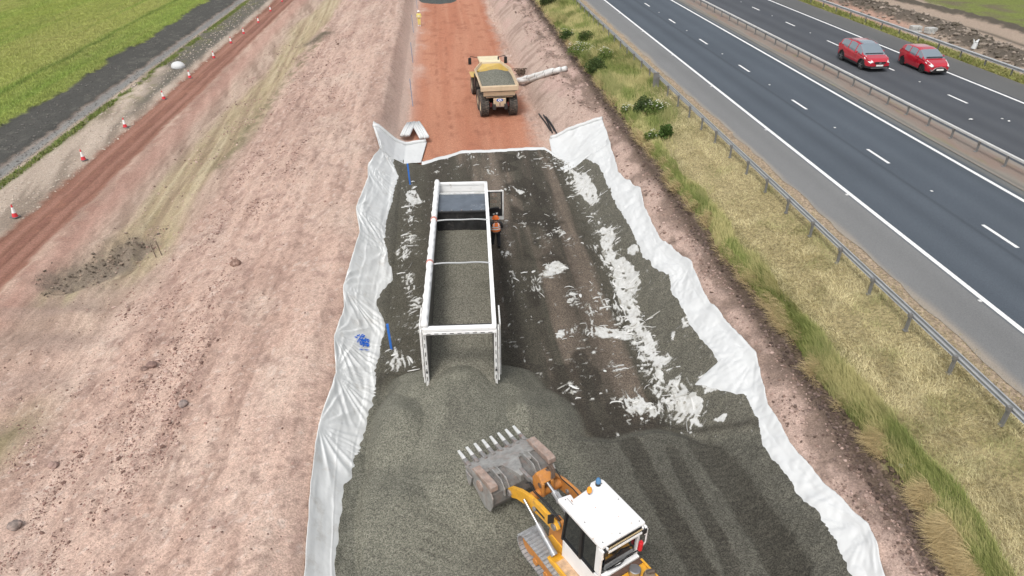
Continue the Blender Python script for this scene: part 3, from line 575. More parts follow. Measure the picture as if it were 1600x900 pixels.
# blue spray mark on the left sheet: part of it
c0 = ray(567, 534, .16); g = G()
for k in range(46):
    a = c0[0] + lrng.normal(0, .10); b = c0[1] + lrng.normal(0, .24); L = .05 + .1 * lrng.random(); th = lrng.normal(1.2, .4)
    dx, dy = math.cos(th) * L, math.sin(th) * L; w = .02
    vs_ = [(a - dx, b - dy), (a + w, b - w), (a + dx, b + dy), (a - w, b + w)]
    g.add([(x, y, float(H(x, y)) + .17 + .02 * lrng.random()) for x, y in vs_], [(0, 1, 2, 3)])
BM_ = g
BM_.mk('paint_mark', mat('blue_spray', (.01, .13, .62), rough=.6, var=.1), oL)

# ------------------------------------------------------------------ MOTORWAY
M_road = granular('asphalt', 60, .16, .004, rough=.85, fine=1.6)
rs = np.concatenate([np.arange(-40, 8, 4.), np.arange(8, 125, .45), [140, 170, 220, 300, 450, 700, 1000]])
def roadsheet(name, n0, n1, z, cf, dn=.16, rag=0):
    rn = np.arange(n0, n1 + 1e-6, (n1 - n0) / round((n1 - n0) / dn)); A, B = np.meshgrid(rn, rs)
    X = A.copy()
    if rag: X[:, 0] += rag * fbm(rs * .9, rs * 0, 500, 4); X[:, 1] += rag * .4 * fbm(rs * .9, rs * 0, 500, 4)
    o = npmesh(name, np.stack([X, B, np.full(A.shape, z)], -1).reshape(-1, 3), gridfaces(*A.shape), M_road, None, cf(A, B).reshape(-1, 3))
    return tag(o, kind='structure')
def c_near(n, s):
    a = fbm(n * .8, s * .06, 510, 4); b = fbm(n * .3, s * .3, 511, 4); c = np.zeros(n.shape + (3,)); c[:] = (.072, .086, .103)
    for w in (19.1, 20.9, 22.9, 24.6): c = mixc(c, (.088, .104, .122), gauss(n - w, .45) * .6)
    c = mixc(c, (.045, .053, .062), gauss(n - 21.3, .10) * .6 + gauss(n - 20.0, .3) * .25)
    sh = 1 - sstep(17.86, 17.96, n); c = mixc(c, (.180, .182, .180), sh); c = mixc(c, (.155, .157, .156), sh * gauss(n - 17.2, .4) * .5)
    c = mixc(c, (.34, .29, .23), sstep(16.1, 15.75, n + .25 * b + .2 * a) * .75)
    c = mixc(c, (.05, .06, .068), gauss(n - 25.0, .25) * .2)
    ed = sstep(25.55, 25.75, n); c = mixc(c, (.15, .15, .14), ed * .8)
    return c * (1 + .07 * a + .07 * b)[..., None]
def c_far(n, s):
    a = fbm(n * .8, s * .06, 520, 4); b = fbm(n * .3, s * .3, 521, 4); c = np.zeros(n.shape + (3,)); c[:] = (.068, .074, .084)
    for w in (29.7, 31.4, 33.4, 35.1): c = mixc(c, (.086, .092, .10), gauss(n - w, .45) * .5)
    c = mixc(c, (.05, .053, .058), gauss(n - 30.5, .5) * .3 + gauss(n - 34.2, .5) * .3)
    c = mixc(c, (.118, .118, .113), sstep(36.2, 36.3, n) * .8); c = mixc(c, (.15, .14, .12), sstep(38.3, 39.2, n + .5 * b) * .6)
    return c * (1 + .08 * a + .07 * b)[..., None]
def c_med(n, s):
    a = fbm(n * 1.8, s * .5, 530, 4); c = np.zeros(n.shape + (3,)); c[:] = (.24, .215, .185)
    c = mixc(c, (.22, .165, .135), sstep(26.45, 26.75, n + .25 * a) * (1 - sstep(27.8, 28.1, n)) * np.clip(.75 + a, 0, 1)); c = mixc(c, (.13, .13, .115), gauss(n - 26.35, .12) * .7)
    c = mixc(c, (.14, .17, .06), sstep(.35, .6, a) * .4)
    return c * (1 + .15 * a)[..., None]
roadsheet('road', 15.75, 26.1, 4.1, c_near, rag=.22)
roadsheet('road', 28.2, 39.1, 4.1, c_far)
roadsheet('central_reserve', 26.08, 28.25, 4.125, c_med, .12)
M_mark = mat('road_paint', (.74, .74, .72), rough=.6, var=.10, vscale=4, dirt=.30, dirtc=(.25, .26, .27), dscale=9)
def strip(g, n0, n1, s0, s1, z=4.104):
    g.add([(n0, s0, z), (n1, s0, z), (n1, s1, z), (n0, s1, z)], [(0, 1, 2, 3)])
g = G()
for n_ in (18.04, 25.33): 
    for s0 in range(-30, 400, 10): strip(g, n_ - .1, n_ + .1, s0, s0 + 10)
for k in range(-3, 30): c = 22.34 + k * 8.86; strip(g, 21.83, 21.99, c - 1.0, c + 1.0)
tag(g.mk('road_markings', M_mark), kind='structure')
g = G()
for n_ in (28.75, 35.98):
    for s0 in range(-30, 400, 10): strip(g, n_ - .1, n_ + .1, s0, s0 + 10)
for k in range(-4, 30): c = 40.19 + k * 8.0; strip(g, 32.38, 32.54, c - .95, c + .95)
tag(g.mk('road_markings', M_mark), kind='structure')
g = G()
for k in range(-2, 30):
    c = 22.34 + 8.86 * (k + .5); g.box((21.91, c, 4.115), (.1, .12, .02)); c2 = 40.19 + 8. * (k + .5); g.box((32.46, c2, 4.115), (.1, .12, .02))
    g.box((17.85, c, 4.115), (.1, .12, .02))
tag(g.mk('road_studs', mat('stud_white', (.6, .6, .58), var=0)), kind='structure')

# ------------------------------------------------------------------ MACHINES
def text_on(body, size, mtx, m, parent, name='lettering', depth=.004):
    cu = bpy.data.curves.new(name + '_outline', 'FONT'); cu.body = body; cu.size = size; cu.extrude = depth; cu.align_x = 'CENTER'; cu.align_y = 'CENTER'; cu.materials.append(m)
    f = bpy.data.objects.new('lettering_outline', cu); col.objects.link(f); bpy.context.view_layer.update(); me = bpy.data.meshes.new_from_object(f.evaluated_get(bpy.context.evaluated_depsgraph_get()))
    bpy.data.objects.remove(f); o = bpy.data.objects.new(name, me); col.objects.link(o); o.parent = parent; o.matrix_local = mtx; return o
M_white = mat('white_paint', (.80, .80, .79), rough=.35, var=.04, vscale=2, dirt=.10, dirtc=(.52, .48, .42), dscale=3)
M_whited = mat('worn_white_paint', (.72, .72, .70), rough=.45, var=.08, vscale=3, dirt=.42, dirtc=(.42, .38, .33), dscale=5)
M_orange = mat('orange_paint', (.70, .36, .03), rough=.42, var=.10, vscale=4, dirt=.26, dirtc=(.30, .15, .07), dscale=5)
M_rustor = mat('worn_orange_paint', (.55, .23, .05), rough=.55, var=.2, vscale=6, dirt=.55, dirtc=(.25, .12, .07), dscale=6)
M_steel = mat('bare_steel', (.27, .265, .255), rough=.5, metal=.35, var=.25, vscale=5, dirt=.45, dirtc=(.25, .13, .09), dscale=4, bump=.2, bscale=30)
M_steelw = mat('worn_bucket_steel', (.30, .295, .28), rough=.55, metal=.2, var=.28, vscale=5, dirt=.42, dirtc=(.27, .20, .17), dscale=2.6, bump=.2, bscale=25)
M_rust = mat('rusty_steel', (.30, .22, .18), rough=.7, var=.35, vscale=6, dirt=.4, dirtc=(.30, .29, .27), dscale=5, bump=.3, bscale=30)
M_pol = mat('worn_tooth_steel', (.66, .66, .64), rough=.4, metal=.3, var=.12, vscale=8, dirt=.2, dscale=9)
M_pad = mat('track_steel', (.40, .41, .42), rough=.45, metal=.4, var=.25, vscale=6, dirt=.12, dirtc=(.22, .17, .13), dscale=8)
M_dark = mat('dark_frame', (.03, .03, .03), rough=.6, var=.3, vscale=8)
M_black = mat('black_plastic', (.015, .015, .016), rough=.5, var=.2)
M_rub = mat('tyre_rubber', (.06, .053, .046), rough=.85, var=.25, vscale=4, dirt=.45, dirtc=(.23, .18, .14), dscale=5)
M_crub = mat('car_tyre_rubber', (.018, .018, .018), rough=.8, var=.2)
M_chrome = mat('bright_metal', (.42, .42, .42), rough=.35, metal=.9, var=.1)
M_alu = mat('dull_aluminium', (.50, .50, .50), rough=.4, metal=.6, var=.15, vscale=5, dirt=.2, dscale=6)
M_grey = mat('grey_cylinder_paint', (.33, .34, .35), rough=.4, metal=.3, var=.15, dirt=.25, dscale=8)
M_glass = mat('dark_glass', (.02, .023, .025), rough=.06, var=0, spec=.8, coat=.5)
M_cglass = mat('car_glass', (.17, .21, .24), rough=.08, var=0, spec=1.0, coat=1)  # pale blue base paints the sky's reflection into the panes
M_red = mat('red_plastic', (.60, .02, .03), rough=.35, var=.05)
M_amber = mat('amber_lens', (.75, .30, .02), rough=.2, var=0)
M_blue = mat('blue_lens', (.08, .20, .36), rough=.2, var=0)
M_seat = mat('grey_seat', (.10, .115, .15), rough=.9, var=.2)

def tyre(name, r, w, c, parent, lugs=24, depth=.03, m=M_rub, rimm=M_steel, rimr=.55, spokes=0):
    prof = [(r * rimr, -w * .42), (r * .82, -w * .5), (r * .95, -w * .47), (r - depth * .3, -w * .38), (r - depth, -w * .3), (r - depth, w * .3), (r - depth * .3, w * .38), (r * .95, w * .47), (r * .82, w * .5), (r * rimr, w * .42)]
    g = G().rev(prof, ax='x', n=32)
    for k in range(lugs):
        t = 2 * math.pi * k / lugs
        for sx in (-1, 1):
            q = Vector((sx * w * .24, math.cos(t + sx * .06) * (r - depth * .35), math.sin(t + sx * .06) * (r - depth * .35)))
            g.box(q, (w * .44, depth * 1.6, depth * 1.1), Matrix.Rotation(t - math.pi / 2, 3, 'X') @ Matrix.Rotation(sx * .35, 3, 'Z'))
    wheel = g.mk(name, m, parent, smooth=True, loc=c, angle=30)
    rg = G().rev([(.001, -w * .18), (r * rimr * .45, -w * .22), (r * rimr * .55, -w * .34), (r * rimr * .97, -w * .30), (r * rimr, -w * .43)], ax='x', n=24).rev([(.001, w * .18), (r * rimr * .45, w * .22), (r * rimr * .55, w * .34), (r * rimr * .97, w * .30), (r * rimr, w * .43)], ax='x', n=24)
    for k in range(8): a = k * math.pi / 4; rg.cyl((-w * .38, math.cos(a) * r * rimr * .36, math.sin(a) * r * rimr * .36), (w * .38, math.cos(a) * r * rimr * .36, math.sin(a) * r * rimr * .36), r * .03, n=6)
    rg.mk('rim', rimm, wheel, smooth=True)
    return wheel

# ---- crawler loader
def track_loop(yf, yr, zc, r):
    P = []; L = yf - yr; n = 0
    tot = 2 * L + 2 * math.pi * r; N_ = int(tot / .125); st = tot / N_
    for k in range(N_):
        d = k * st
        if d < L: P.append((yr + d, zc + r + .012 * math.sin(d * 5), 0.0))
        elif d < L + math.pi * r: a = (d - L) / r; P.append((yf + math.sin(a) * r, zc + math.cos(a) * r, -a))
        elif d < 2 * L + math.pi * r: q = d - L - math.pi * r; P.append((yf - q, zc - r, -math.pi))
        else: a = (d - 2 * L - math.pi * r) / r; P.append((yr - math.sin(a) * r, zc - math.cos(a) * r, -math.pi - a))
    return P, st
LD = empty('crawler_loader', (3.3, 11.05, .44), R(27), label='orange and white crawler loader with a wide toothed bucket, working on the gravel heap', cat='loader')
for cx in (-.86, .78):
    P, st = track_loop(1.68, -1.75, .43, .36); g = G()
    for y, z, a in P:
        rot = Matrix.Rotation(a, 3, 'X'); g.box((cx, y, z), (.50, st * .86, .03), rot)
        nz = rot @ Vector((0, 0, 1)); ty = rot @ Vector((0, 1, 0))
        g.box(Vector((cx, y, z)) + nz * .028 + ty * st * .25, (.50, .018, .035), rot)
        for bx in (-.12, .12): g.box(Vector((cx + bx, y, z)) + nz * .022 - ty * st * .1, (.05, .03, .02), rot)
    tr = g.mk('track', M_pad, LD)
    f = G().box((cx, -.05, .40), (.30, 2.9, .26)).rev([(.001, -.12), (.30, -.12), (.32, 0), (.30, .12), (.001, .12)], (cx, 1.68, .43), 'x').rev([(.001, -.1), (.31, -.1), (.31, .1), (.001, .1)], (cx, -1.75, .43), 'x')
    for k in range(6): f.cyl((cx - .18, -1.2 + k * .5, .20), (cx + .18, -1.2 + k * .5, .20), .11, n=14)
    f.mk('track_frame', M_rustor, tr, bevel=.01)
g = G().prism([(-2.5, .55), (1.35, .5), (1.45, .75), (1.2, 1.15), (-2.55, 1.2)], -.60, .52)
g.mk('chassis', M_orange, LD, bevel=.03)
for sx, x0, x1 in ((-1, -.98, -.62), (1, .54, .90)):
    f = G().prism([(-2.45, .80), (.72, .80), (.86, .88), (.55, 1.00), (-.75, 1.04), (-.80, 1.24), (-2.45, 1.28)], x0, x1).mk('side_tank', M_orange, LD, bevel=.03)
    if sx < 0:
        G().prism([(-.68, 1.045), (.50, 1.010), (.50, 1.02), (-.68, 1.055)], x0 + .05, x1 - .03).mk('step_plate', mat('worn_step', (.50, .33, .20), rough=.7, var=.3, vscale=8, dirt=.3, dscale=6), f)
        for yy in (-.15, -.95): G().cyl((x0 - .005, yy, .93), (x0 + .02, yy, .93), .045, n=14).mk('filler_cap', M_black, f)
# engine hood behind the cab
hd = G().prism([(-2.65, 1.0), (-2.65, 1.62), (-2.45, 1.72), (-.98, 1.80), (-.98, 1.0)], -.62, .56).mk('engine_hood', M_orange, LD, bevel=.04)
g = G()
for k in range(7): g.box((.50, -2.3 + k * .16, 1.775 + .0), (.05, .10, .02))
g.mk('hood_vent', M_dark, hd); G().box((-.1, -2.2, 1.77), (.35, .3, .02)).mk('hood_hatch', M_dark, hd); G().box((-.25, -1.55, 1.80), (.12, .05, .02)).mk('hood_latch', M_dark, hd)
G().box((-.03, -1.02, 1.80), (1.14, .16, .05)).mk('hood_gap', mat('oily_brown', (.09, .05, .035), rough=.7, var=.4, vscale=10), hd)
G().box((.53, -1.75, 1.80), (.06, 1.5, .07)).mk('hood_rail', M_orange, hd, bevel=.01)
G().rev([(.001, .22), (.13, .22), (.145, .20), (.145, .02), (.11, 0), (.11, -.06)], (.08, -1.26, 1.86), 'z').mk('air_filter', M_chrome, LD, smooth=True)
ex = G().rev([(.001, .10), (.115, .10), (.13, .04), (.15, 0), (.15, -.10)], (.34, -1.50, 1.90), 'z').mk('exhaust', mat('sooty_pipe', (.25, .20, .15), rough=.6, metal=.3, var=.35, vscale=9), LD, smooth=True)
G().tube([(.30, -1.46, 1.98), (.36, -1.52, 2.08), (.42, -1.58, 2.11)], .055, 12).mk('exhaust_tip', mat('dark_pipe', (.10, .08, .065), rough=.6, metal=.3, var=.3), ex, smooth=True)
mtx = Matrix.Translation((-.986, -1.15, 1.13)) @ Matrix.Rotation(R(-90), 4, 'Z') @ Matrix.Rotation(R(90), 4, 'X')
text_on('B1', .17, mtx, M_black, LD)
# cab
CX0, CX1, CY0, CY1 = -.66, .56, -.84, .62
cab = G()
cab.box(((CX0 + CX1) / 2, (CY0 + CY1) / 2, 1.22), (CX1 - CX0 - .04, CY1 - CY0 - .04, .12))
for x in (CX0 + .03, CX1 - .03):
    cab.prism([(CY0, .92), (CY1, .92), (CY1, 1.60), (-.08, 1.66), (-.55, 1.70), (CY0, 1.84)], x - .03, x + .03)
    cab.prism([(CY0, 1.85), (CY0 + .2, 1.85), (CY0 + .2, 2.86), (CY0, 2.86)], x - .03, x + .03)        # rear pillar
    pass
    cab.box((x, (CY0 + CY1) / 2, 2.83), (.06, CY1 - CY0, .08))
cab.box(((CX0 + CX1) / 2, CY0 + .03, 1.45), (CX1 - CX0, .06, .62)).box(((CX0 + CX1) / 2, CY0 - .06, 1.86), (CX1 - CX0 - .1, .12, .07)).box(((CX0 + CX1) / 2, CY1 - .03, 1.38), (CX1 - CX0, .06, .40))
cabo = cab.mk('cab', M_white, LD, bevel=.012)
for x in (CX0 + .01, CX1 - .01):
    fr = G(); fr.box((x, -.10, 2.26), (.06, .08, 1.15)); fr.box((x, CY1 - .04, 2.22), (.05, .06, 1.25), (R(6), 0, 0)).box((x, .26, 1.68), (.05, .74, .03)).box((x, -.38, 1.74), (.05, .52, .03)).mk('window_frame', M_black, cabo)
gl = G()
for x in (CX0 + .03, CX1 - .03): gl.prism([(CY0 + .2, 1.76), (-.13, 1.71), (-.13, 2.80), (CY0 + .2, 2.80)], x - .006, x + .006).prism([(-.07, 1.70), (CY1 - .03, 1.62), (CY1 - .05, 2.80), (-.07, 2.80)], x - .006, x + .006)
gl.box(((CX0 + CX1) / 2, CY1 - .03, 2.2), (CX1 - CX0 - .1, .012, 1.2)).mk('window', M_glass, cabo)
G().box(((CX0 + CX1) / 2, CY0 + .02, 2.26), (CX1 - CX0 - .3, .014, .72)).mk('rear_window', M_glass, cabo)
st_ = G().box((-.03, -.30, 1.55), (.48, .46, .14)).box((-.03, -.55, 1.95), (.46, .12, .75), (R(-8), 0, 0)).mk('seat', M_seat, cabo, bevel=.04)
rf = G().prism([(-.70, .84), (-.36, .78), (-.38, .62), (.15, .69), (.30, .80), (.56, .80), (.63, .70), (.64, -.88), (-.72, -.88), (-.74, .78)], 2.86, 2.98, 'z').mk('cab_roof', mat('stained_white_roof', (.74, .74, .73), rough=.4, var=.06, vscale=2.5, dirt=.12, dirtc=(.45, .33, .24), dscale=6), cabo, bevel=.03)
G().prism([(-.55, .45), (-.22, .50), (-.2, .38), (.40, .47), (.42, -.60), (-.52, -.65)], 2.975, 2.992, 'z').mk('roof_hatch', M_white, rf, bevel=.006)
g = G()
for k in range(22): g.box((-.50 + k * .046, CY0 - .075, 2.835), (.022, .03, .13), (R(28), 0, R(10)))
g.mk('vent_slats', mat('sand_vent', (.48, .38, .22), rough=.6, var=.2), rf)
G().box((-.02, CY0 - .045, 2.83), (1.06, .03, .17)).mk('vent_box', M_black, rf); G().box((-.02, CY0 - .085, 2.73), (1.10, .035, .05)).box((-.56, CY0 - .07, 2.80), (.04, .05, .20)).box((.53, CY0 - .07, 2.80), (.04, .05, .20)).mk('vent_frame', M_white, rf)
for x in (-.63, .57):
    G().box((x, CY0 - .08, 2.76), (.13, .10, .16)).mk('work_lamp', M_black, rf, bevel=.01)
for x in (-.70, .62): G().box((x, CY0 - .03, 2.74), (.06, .16, .28)).mk('corner_panel', M_white, rf, bevel=.01)
for (x, y), m, nm in (((.03, .53), M_amber, 'amber_beacon'), ((.40, .64), M_blue, 'blue_beacon')):
    b = G().cyl((x, y, 2.98), (x, y, 3.06), .03 if m is M_amber else .07, n=14).mk(nm, M_black, rf, smooth=True)
    G().rev([(.065, 3.06), (.07, 3.10), (.062, 3.17), (.04, 3.205), (.001, 3.215)], (x, y, 0), 'z', 16).mk('lens', m, b, smooth=True)
G().tube([(.66, CY0 + .04, 2.75), (.72, CY0 - .05, 2.70), (.72, CY0 - .05, 2.2), (.64, CY0 - .02, 2.05)], .02, 8).mk('handrail', M_white, cabo, smooth=True)
G().cyl((.50, CY0 - .10, 2.12), (.52, CY0 - .10, 2.38), .06, n=14).cyl((.52, CY0 - .10, 2.38), (.52, CY0 - .10, 2.44), .03, n=8).mk('extinguisher', M_red, cabo, smooth=True, bevel=.01)
G().tube([(-.5, CY0 - .08, 2.05), (-.1, CY0 - .1, 2.0), (.1, CY0 - .1, 2.16), (.45, CY0 - .08, 2.1)], .018, 6).mk('hose', M_black, cabo, smooth=True)
# mirror, front lamps
G().tube([(-.70, .70, 2.5), (-.86, .86, 2.45), (-.86, .86, 2.2)], .014, 6).box((-.87, .88, 2.28), (.16, .04, .30), (0, 0, R(-20))).mk('mirror', M_black, cabo)
# lift arms, link work
cxm = -.15
tw = G()
for x in (-.52, .22): tw.prism([(.62, 1.0), (1.35, .95), (1.30, 1.5), (1.05, 2.02), (.80, 2.02), (.62, 1.6)], x - .05, x + .05)
tw.box((cxm, .95, 1.25), (.74, .4, .3)).mk('arm_tower', M_rustor, LD, bevel=.02)
for x in (-.70, .40):
    pl = [(.72, 1.92), (.90, 2.05), (1.50, 2.02), (2.05, 1.93), (2.50, 1.72), (2.95, 1.42), (3.12, 1.22), (3.05, 1.04), (2.88, 1.04), (2.65, 1.22), (2.2, 1.42), (1.6, 1.60), (.9, 1.70)]
    a = G().prism(pl, x - .055, x + .055).mk('lift_arm', M_orange if x < 0 else M_rustor, LD, bevel=.015)
    for y, z, r in ((.88, 1.90, .10), (3.0, 1.15, .10), (1.75, 1.72, .07)): G().cyl((x - .10, y, z), (x + .10, y, z), r, n=16).mk('pin', M_steel, a, bevel=.01)
    sx = -1 if x < 0 else 1
    c1 = G().cyl((x + sx * .13, .75, 1.05), (x + sx * .13, 1.50, 1.42), .085, n=16).cyl((x + sx * .13, .70, 1.02), (x + sx * .13, .80, 1.07), .10, n=16).mk('lift_cylinder', M_grey, LD, smooth=True)
    G().cyl((x + sx * .13, 1.50, 1.42), (x + sx * .13, 2.15, 1.74), .042, n=12).mk('cylinder_rod', M_chrome, c1, smooth=True)
ct = G().cyl((-.70, 2.15, 1.68), (.40, 2.15, 1.68), .13, n=20).mk('cross_tube', M_rustor, LD, smooth=True)
g = G()
for x in (-.30, .0): g.prism([(1.95, 1.70), (2.00, 2.12), (2.18, 2.30), (2.36, 2.28), (2.50, 2.02), (2.46, 1.74), (2.2, 1.55)], x - .04, x + .04)
g.prism([(2.02, 2.14), (2.19, 2.31), (2.36, 2.29), (2.5, 2.04), (2.48, 1.9), (2.3, 2.16), (2.1, 2.05)], -.30, .0)
bc = g.mk('bell_crank', M_rustor, LD, bevel=.02)
g = G().cyl((-.36, 2.12, 2.02), (.06, 2.12, 2.02), .08, n=14).cyl((-.05, 2.25, 2.22), (.12, 2.25, 2.22), .10, n=14)
for k in range(3): g.tube([(-.05 + k * .05, 2.0, 2.2), (.02 + k * .05, 2.1, 2.38), (.06 + k * .05, 2.3, 2.36), (.03 + k * .04, 2.42, 2.2)], .022, 6)
g.mk('hose_bundle', mat('oily_steel', (.17, .12, .09), rough=.5, metal=.4, var=.4, vscale=9), bc, smooth=True)
tc_ = G().cyl((-.12, 1.12, 1.78), (-.14, 1.75, 2.0), .085, n=16).cyl((-.13, 1.45, 1.89), (-.13, 1.52, 1.92), .11, n=16).box((-.13, 1.5, 2.02), (.10, .30, .05), (R(20), 0, 0)).mk('tilt_cylinder', M_grey, LD, smooth=True)
G().cyl((-.14, 1.75, 2.0), (-.15, 2.12, 2.1), .045, n=12).mk('cylinder_rod', M_chrome, tc_, smooth=True)
G().prism([(2.25, 1.62), (2.35, 1.74), (2.95, 1.52), (3.35, 1.50), (3.42, 1.40), (3.35, 1.32), (2.95, 1.36)], -.20, -.10).mk('bucket_link', M_steel, LD, bevel=.02)
for x0 in (-.60, -.56, .30): G().tube([(x0, .85, 2.06), (x0 + .01, 1.5, 2.08), (x0 - .01, 2.0, 2.02), (x0 + .10, 2.4, 1.95), (x0 + .14, 2.62, 1.72)], .016, 6).mk('arm_hose', M_black, LD, smooth=True)
for x0, y0 in ((-.58, .70), (-.60, -.10), (-.60, -.78), (.52, -.78), (.53, .0), (.50, .62), (-.1, -.80)): G().cyl((x0, y0, 2.978), (x0, y0, 2.990), .018, n=8).mk('roof_bolt', M_steel, rf)
for (x0, y0, r0), m in (((-.48, .58, .032), 'a'), ((-.12, .10, .018), 'b'), ((.18, -.42, .016), 'c')): G().cyl((x0, y0, 2.9925), (x0 + .01, y0, 2.9945), r0, n=9).mk('rust_spot', mat('rust_spot', (.42, .20, .10), rough=.8, var=.4, vscale=30), rf)
G().box((-.52, .3, 2.984), (.012, .85, .006)).mk('roof_seam', M_steel, rf)
G().prism([(1.30, 1.83), (1.75, 1.80), (1.75, 1.72), (1.30, 1.75)], -.760, -.756).mk('dark_decal', M_black, LD)
# bucket
BK = G()
BX0, BX1 = -1.22, .96
prof = [(4.42, 1.12), (4.05, 1.22), (3.60, 1.34), (3.10, 1.34), (2.98, 1.20), (2.92, .85), (3.02, .62), (3.25, .52), (3.20, .66), (3.06, .86), (3.14, 1.12), (3.55, 1.22), (4.05, 1.13), (4.42, 1.07)]
BK.prism(prof, BX0 + .03, BX1 - .03)
BKO = (-.10, .15, .0); bk = BK.mk('bucket', mat('shaded_worn_steel', (.17, .165, .155), rough=.6, metal=.2, var=.35, vscale=5, dirt=.4, dirtc=(.24, .17, .14), dscale=3), LD, loc=BKO, bevel=.008)  # base steel toned down, its colour paints the shade between the ribs
for x in (BX0, BX1 - .04):
    G().prism([(4.46, 1.12), (4.10, 1.30), (3.6, 1.44), (3.05, 1.42), (2.86, 1.2), (2.88, .85), (3.0, .55), (3.3, .45), (3.75, .68), (4.35, .98)], x, x + .04).mk('side_plate', M_steelw, bk, bevel=.006)
g = G()
g.prism([(4.40, 1.16), (4.02, 1.265), (4.0, 1.235), (4.40, 1.13)], BX0 + .04, BX1 - .04)
g.prism([(4.02, 1.265), (3.72, 1.37), (3.70, 1.33), (4.0, 1.23)], BX0 + .08, BX1 - .08)
def rib(x, w, pl): g.prism(pl, x - w / 2, x + w / 2)
# central web splitting toward the lip
g.add([(-.42, 3.75, 1.375), (.22, 3.75, 1.375), (.02, 3.25, 1.50), (-.08, 2.98, 1.46), (-.20, 2.98, 1.46), (-.30, 3.25, 1.50), (-.42, 3.75, 1.30), (.22, 3.75, 1.30), (.02, 3.25, 1.30), (-.08, 2.98, 1.2), (-.20, 2.98, 1.2), (-.30, 3.25, 1.30)],
      [(0, 1, 2, 3, 4, 5), (6, 11, 10, 9, 8, 7), (0, 6, 7, 1), (1, 7, 8, 2), (2, 8, 9, 3), (3, 9, 10, 4), (4, 10, 11, 5), (5, 11, 6, 0)])
for x in (-.78, -.62, .32, .48): rib(x, .035, [(3.95, 1.27), (3.60, 1.50), (3.10, 1.52), (2.90, 1.30), (2.88, 1.05), (3.05, 1.05), (3.15, 1.30), (3.6, 1.33)])
for x in (-.70, .40): rib(x, .14, [(3.95, 1.26), (3.75, 1.36), (3.45, 1.46), (3.40, 1.40), (3.7, 1.30)])
g.mk('back_rib', M_steelw, bk, bevel=.006)
for x0, x1, yo in ((BX0 - .0, BX0 + .24, 0), (BX1 - .20, BX1 + .06, .12)):
    G().prism([(4.05 + yo, 1.36), (3.95 + yo, 1.47), (3.12, 1.58), (2.95, 1.55), (2.93, 1.38), (3.6, 1.34)], x0, x1).mk('guard_plate', M_rust, bk, bevel=.02)
G().cyl((BX0 - .04, 3.55, 1.12), (BX0 + .01, 3.55, 1.12), .17, n=20).mk('wear_disc', M_rust, bk, bevel=.01)
for k in range(8):
    x = BX0 + .10 + k * (BX1 - BX0 - .20) / 7
    t_ = G().prism([(4.30, 1.15), (4.42, 1.22), (4.66, 1.21), (4.68, 1.12), (4.40, 1.02), (4.25, 1.08)], x - .058, x + .058).box((x, 4.40, 1.19), (.10, .18, .06), (R(-12), 0, 0)).mk('tooth', M_steel, bk, bevel=.012)
    G().add([(x - .052, 4.64, 1.225), (x + .052, 4.64, 1.225), (x + .052, 4.64, 1.115), (x - .052, 4.64, 1.115), (x - .042, 5.02, 1.235), (x + .042, 5.02, 1.235), (x + .042, 5.02, 1.205), (x - .042, 5.02, 1.205)], [(0, 1, 2, 3), (7, 6, 5, 4), (0, 4, 5, 1), (1, 5, 6, 2), (2, 6, 7, 3), (3, 7, 4, 0)]).mk('tooth_tip', M_pol, t_, bevel=.012)
g = G()
for k in range(7):
    xa = BX0 + .10 + k * (BX1 - BX0 - .20) / 7; xb = BX0 + .10 + (k + 1) * (BX1 - BX0 - .20) / 7; pts = []
    for j in range(9):
        u = j / 8; pts.append((xa + (xb - xa) * u, 4.55 - .10 * math.sin(math.pi * u)))
    g.prism([(xa, 4.36)] + pts + [(xb, 4.36)], 1.115, 1.15, 'z')
g.mk('cutting_edge', M_steel, bk, bevel=.004)
G().prism([(3.92, 1.12), (4.30, 1.10), (4.16, .72), (4.04, .70)], BX0 - .07, BX0 - .03).mk('side_cutter', M_steelw, bk)

# ---- tipper trailer
TA = math.atan2(-.52, 12.2)
TR_ = empty('tipper_trailer', (.11, 18.92, .05), TA * 1, label='long white open-topped tipper trailer unloading gravel at its rear', cat='trailer')
W2 = 1.21; TL = 12.3; ZR = 3.45; ZF = 1.12
for x, w, nm in ((-W2, .0, 'side_wall'), (W2, .0, 'side_wall')):
    sx = 1 if x > 0 else -1
    g = G().box((x - sx * .03, TL / 2, (ZR + ZF) / 2), (.06, TL, ZR - ZF))
    for k in range(12): g.box((x + sx * .02, .6 + k * 1.0, (ZR + ZF) / 2), (.05, .08, ZR - ZF - .1))
    wall = g.mk(nm, M_whited, TR_, bevel=.008)
    G().box((x - sx * .04, TL / 2, ZR), (.15 if sx > 0 else .20, TL, .12)).mk('top_rail', M_white, wall, bevel=.015)
    G().box((x - sx * .068, 4.7, 2.25), (.012, 9.3, 2.1)).mk('wall_liner', mat('scuffed_dark_liner', (.10, .095, .085), rough=.5, var=.3, vscale=2), wall)
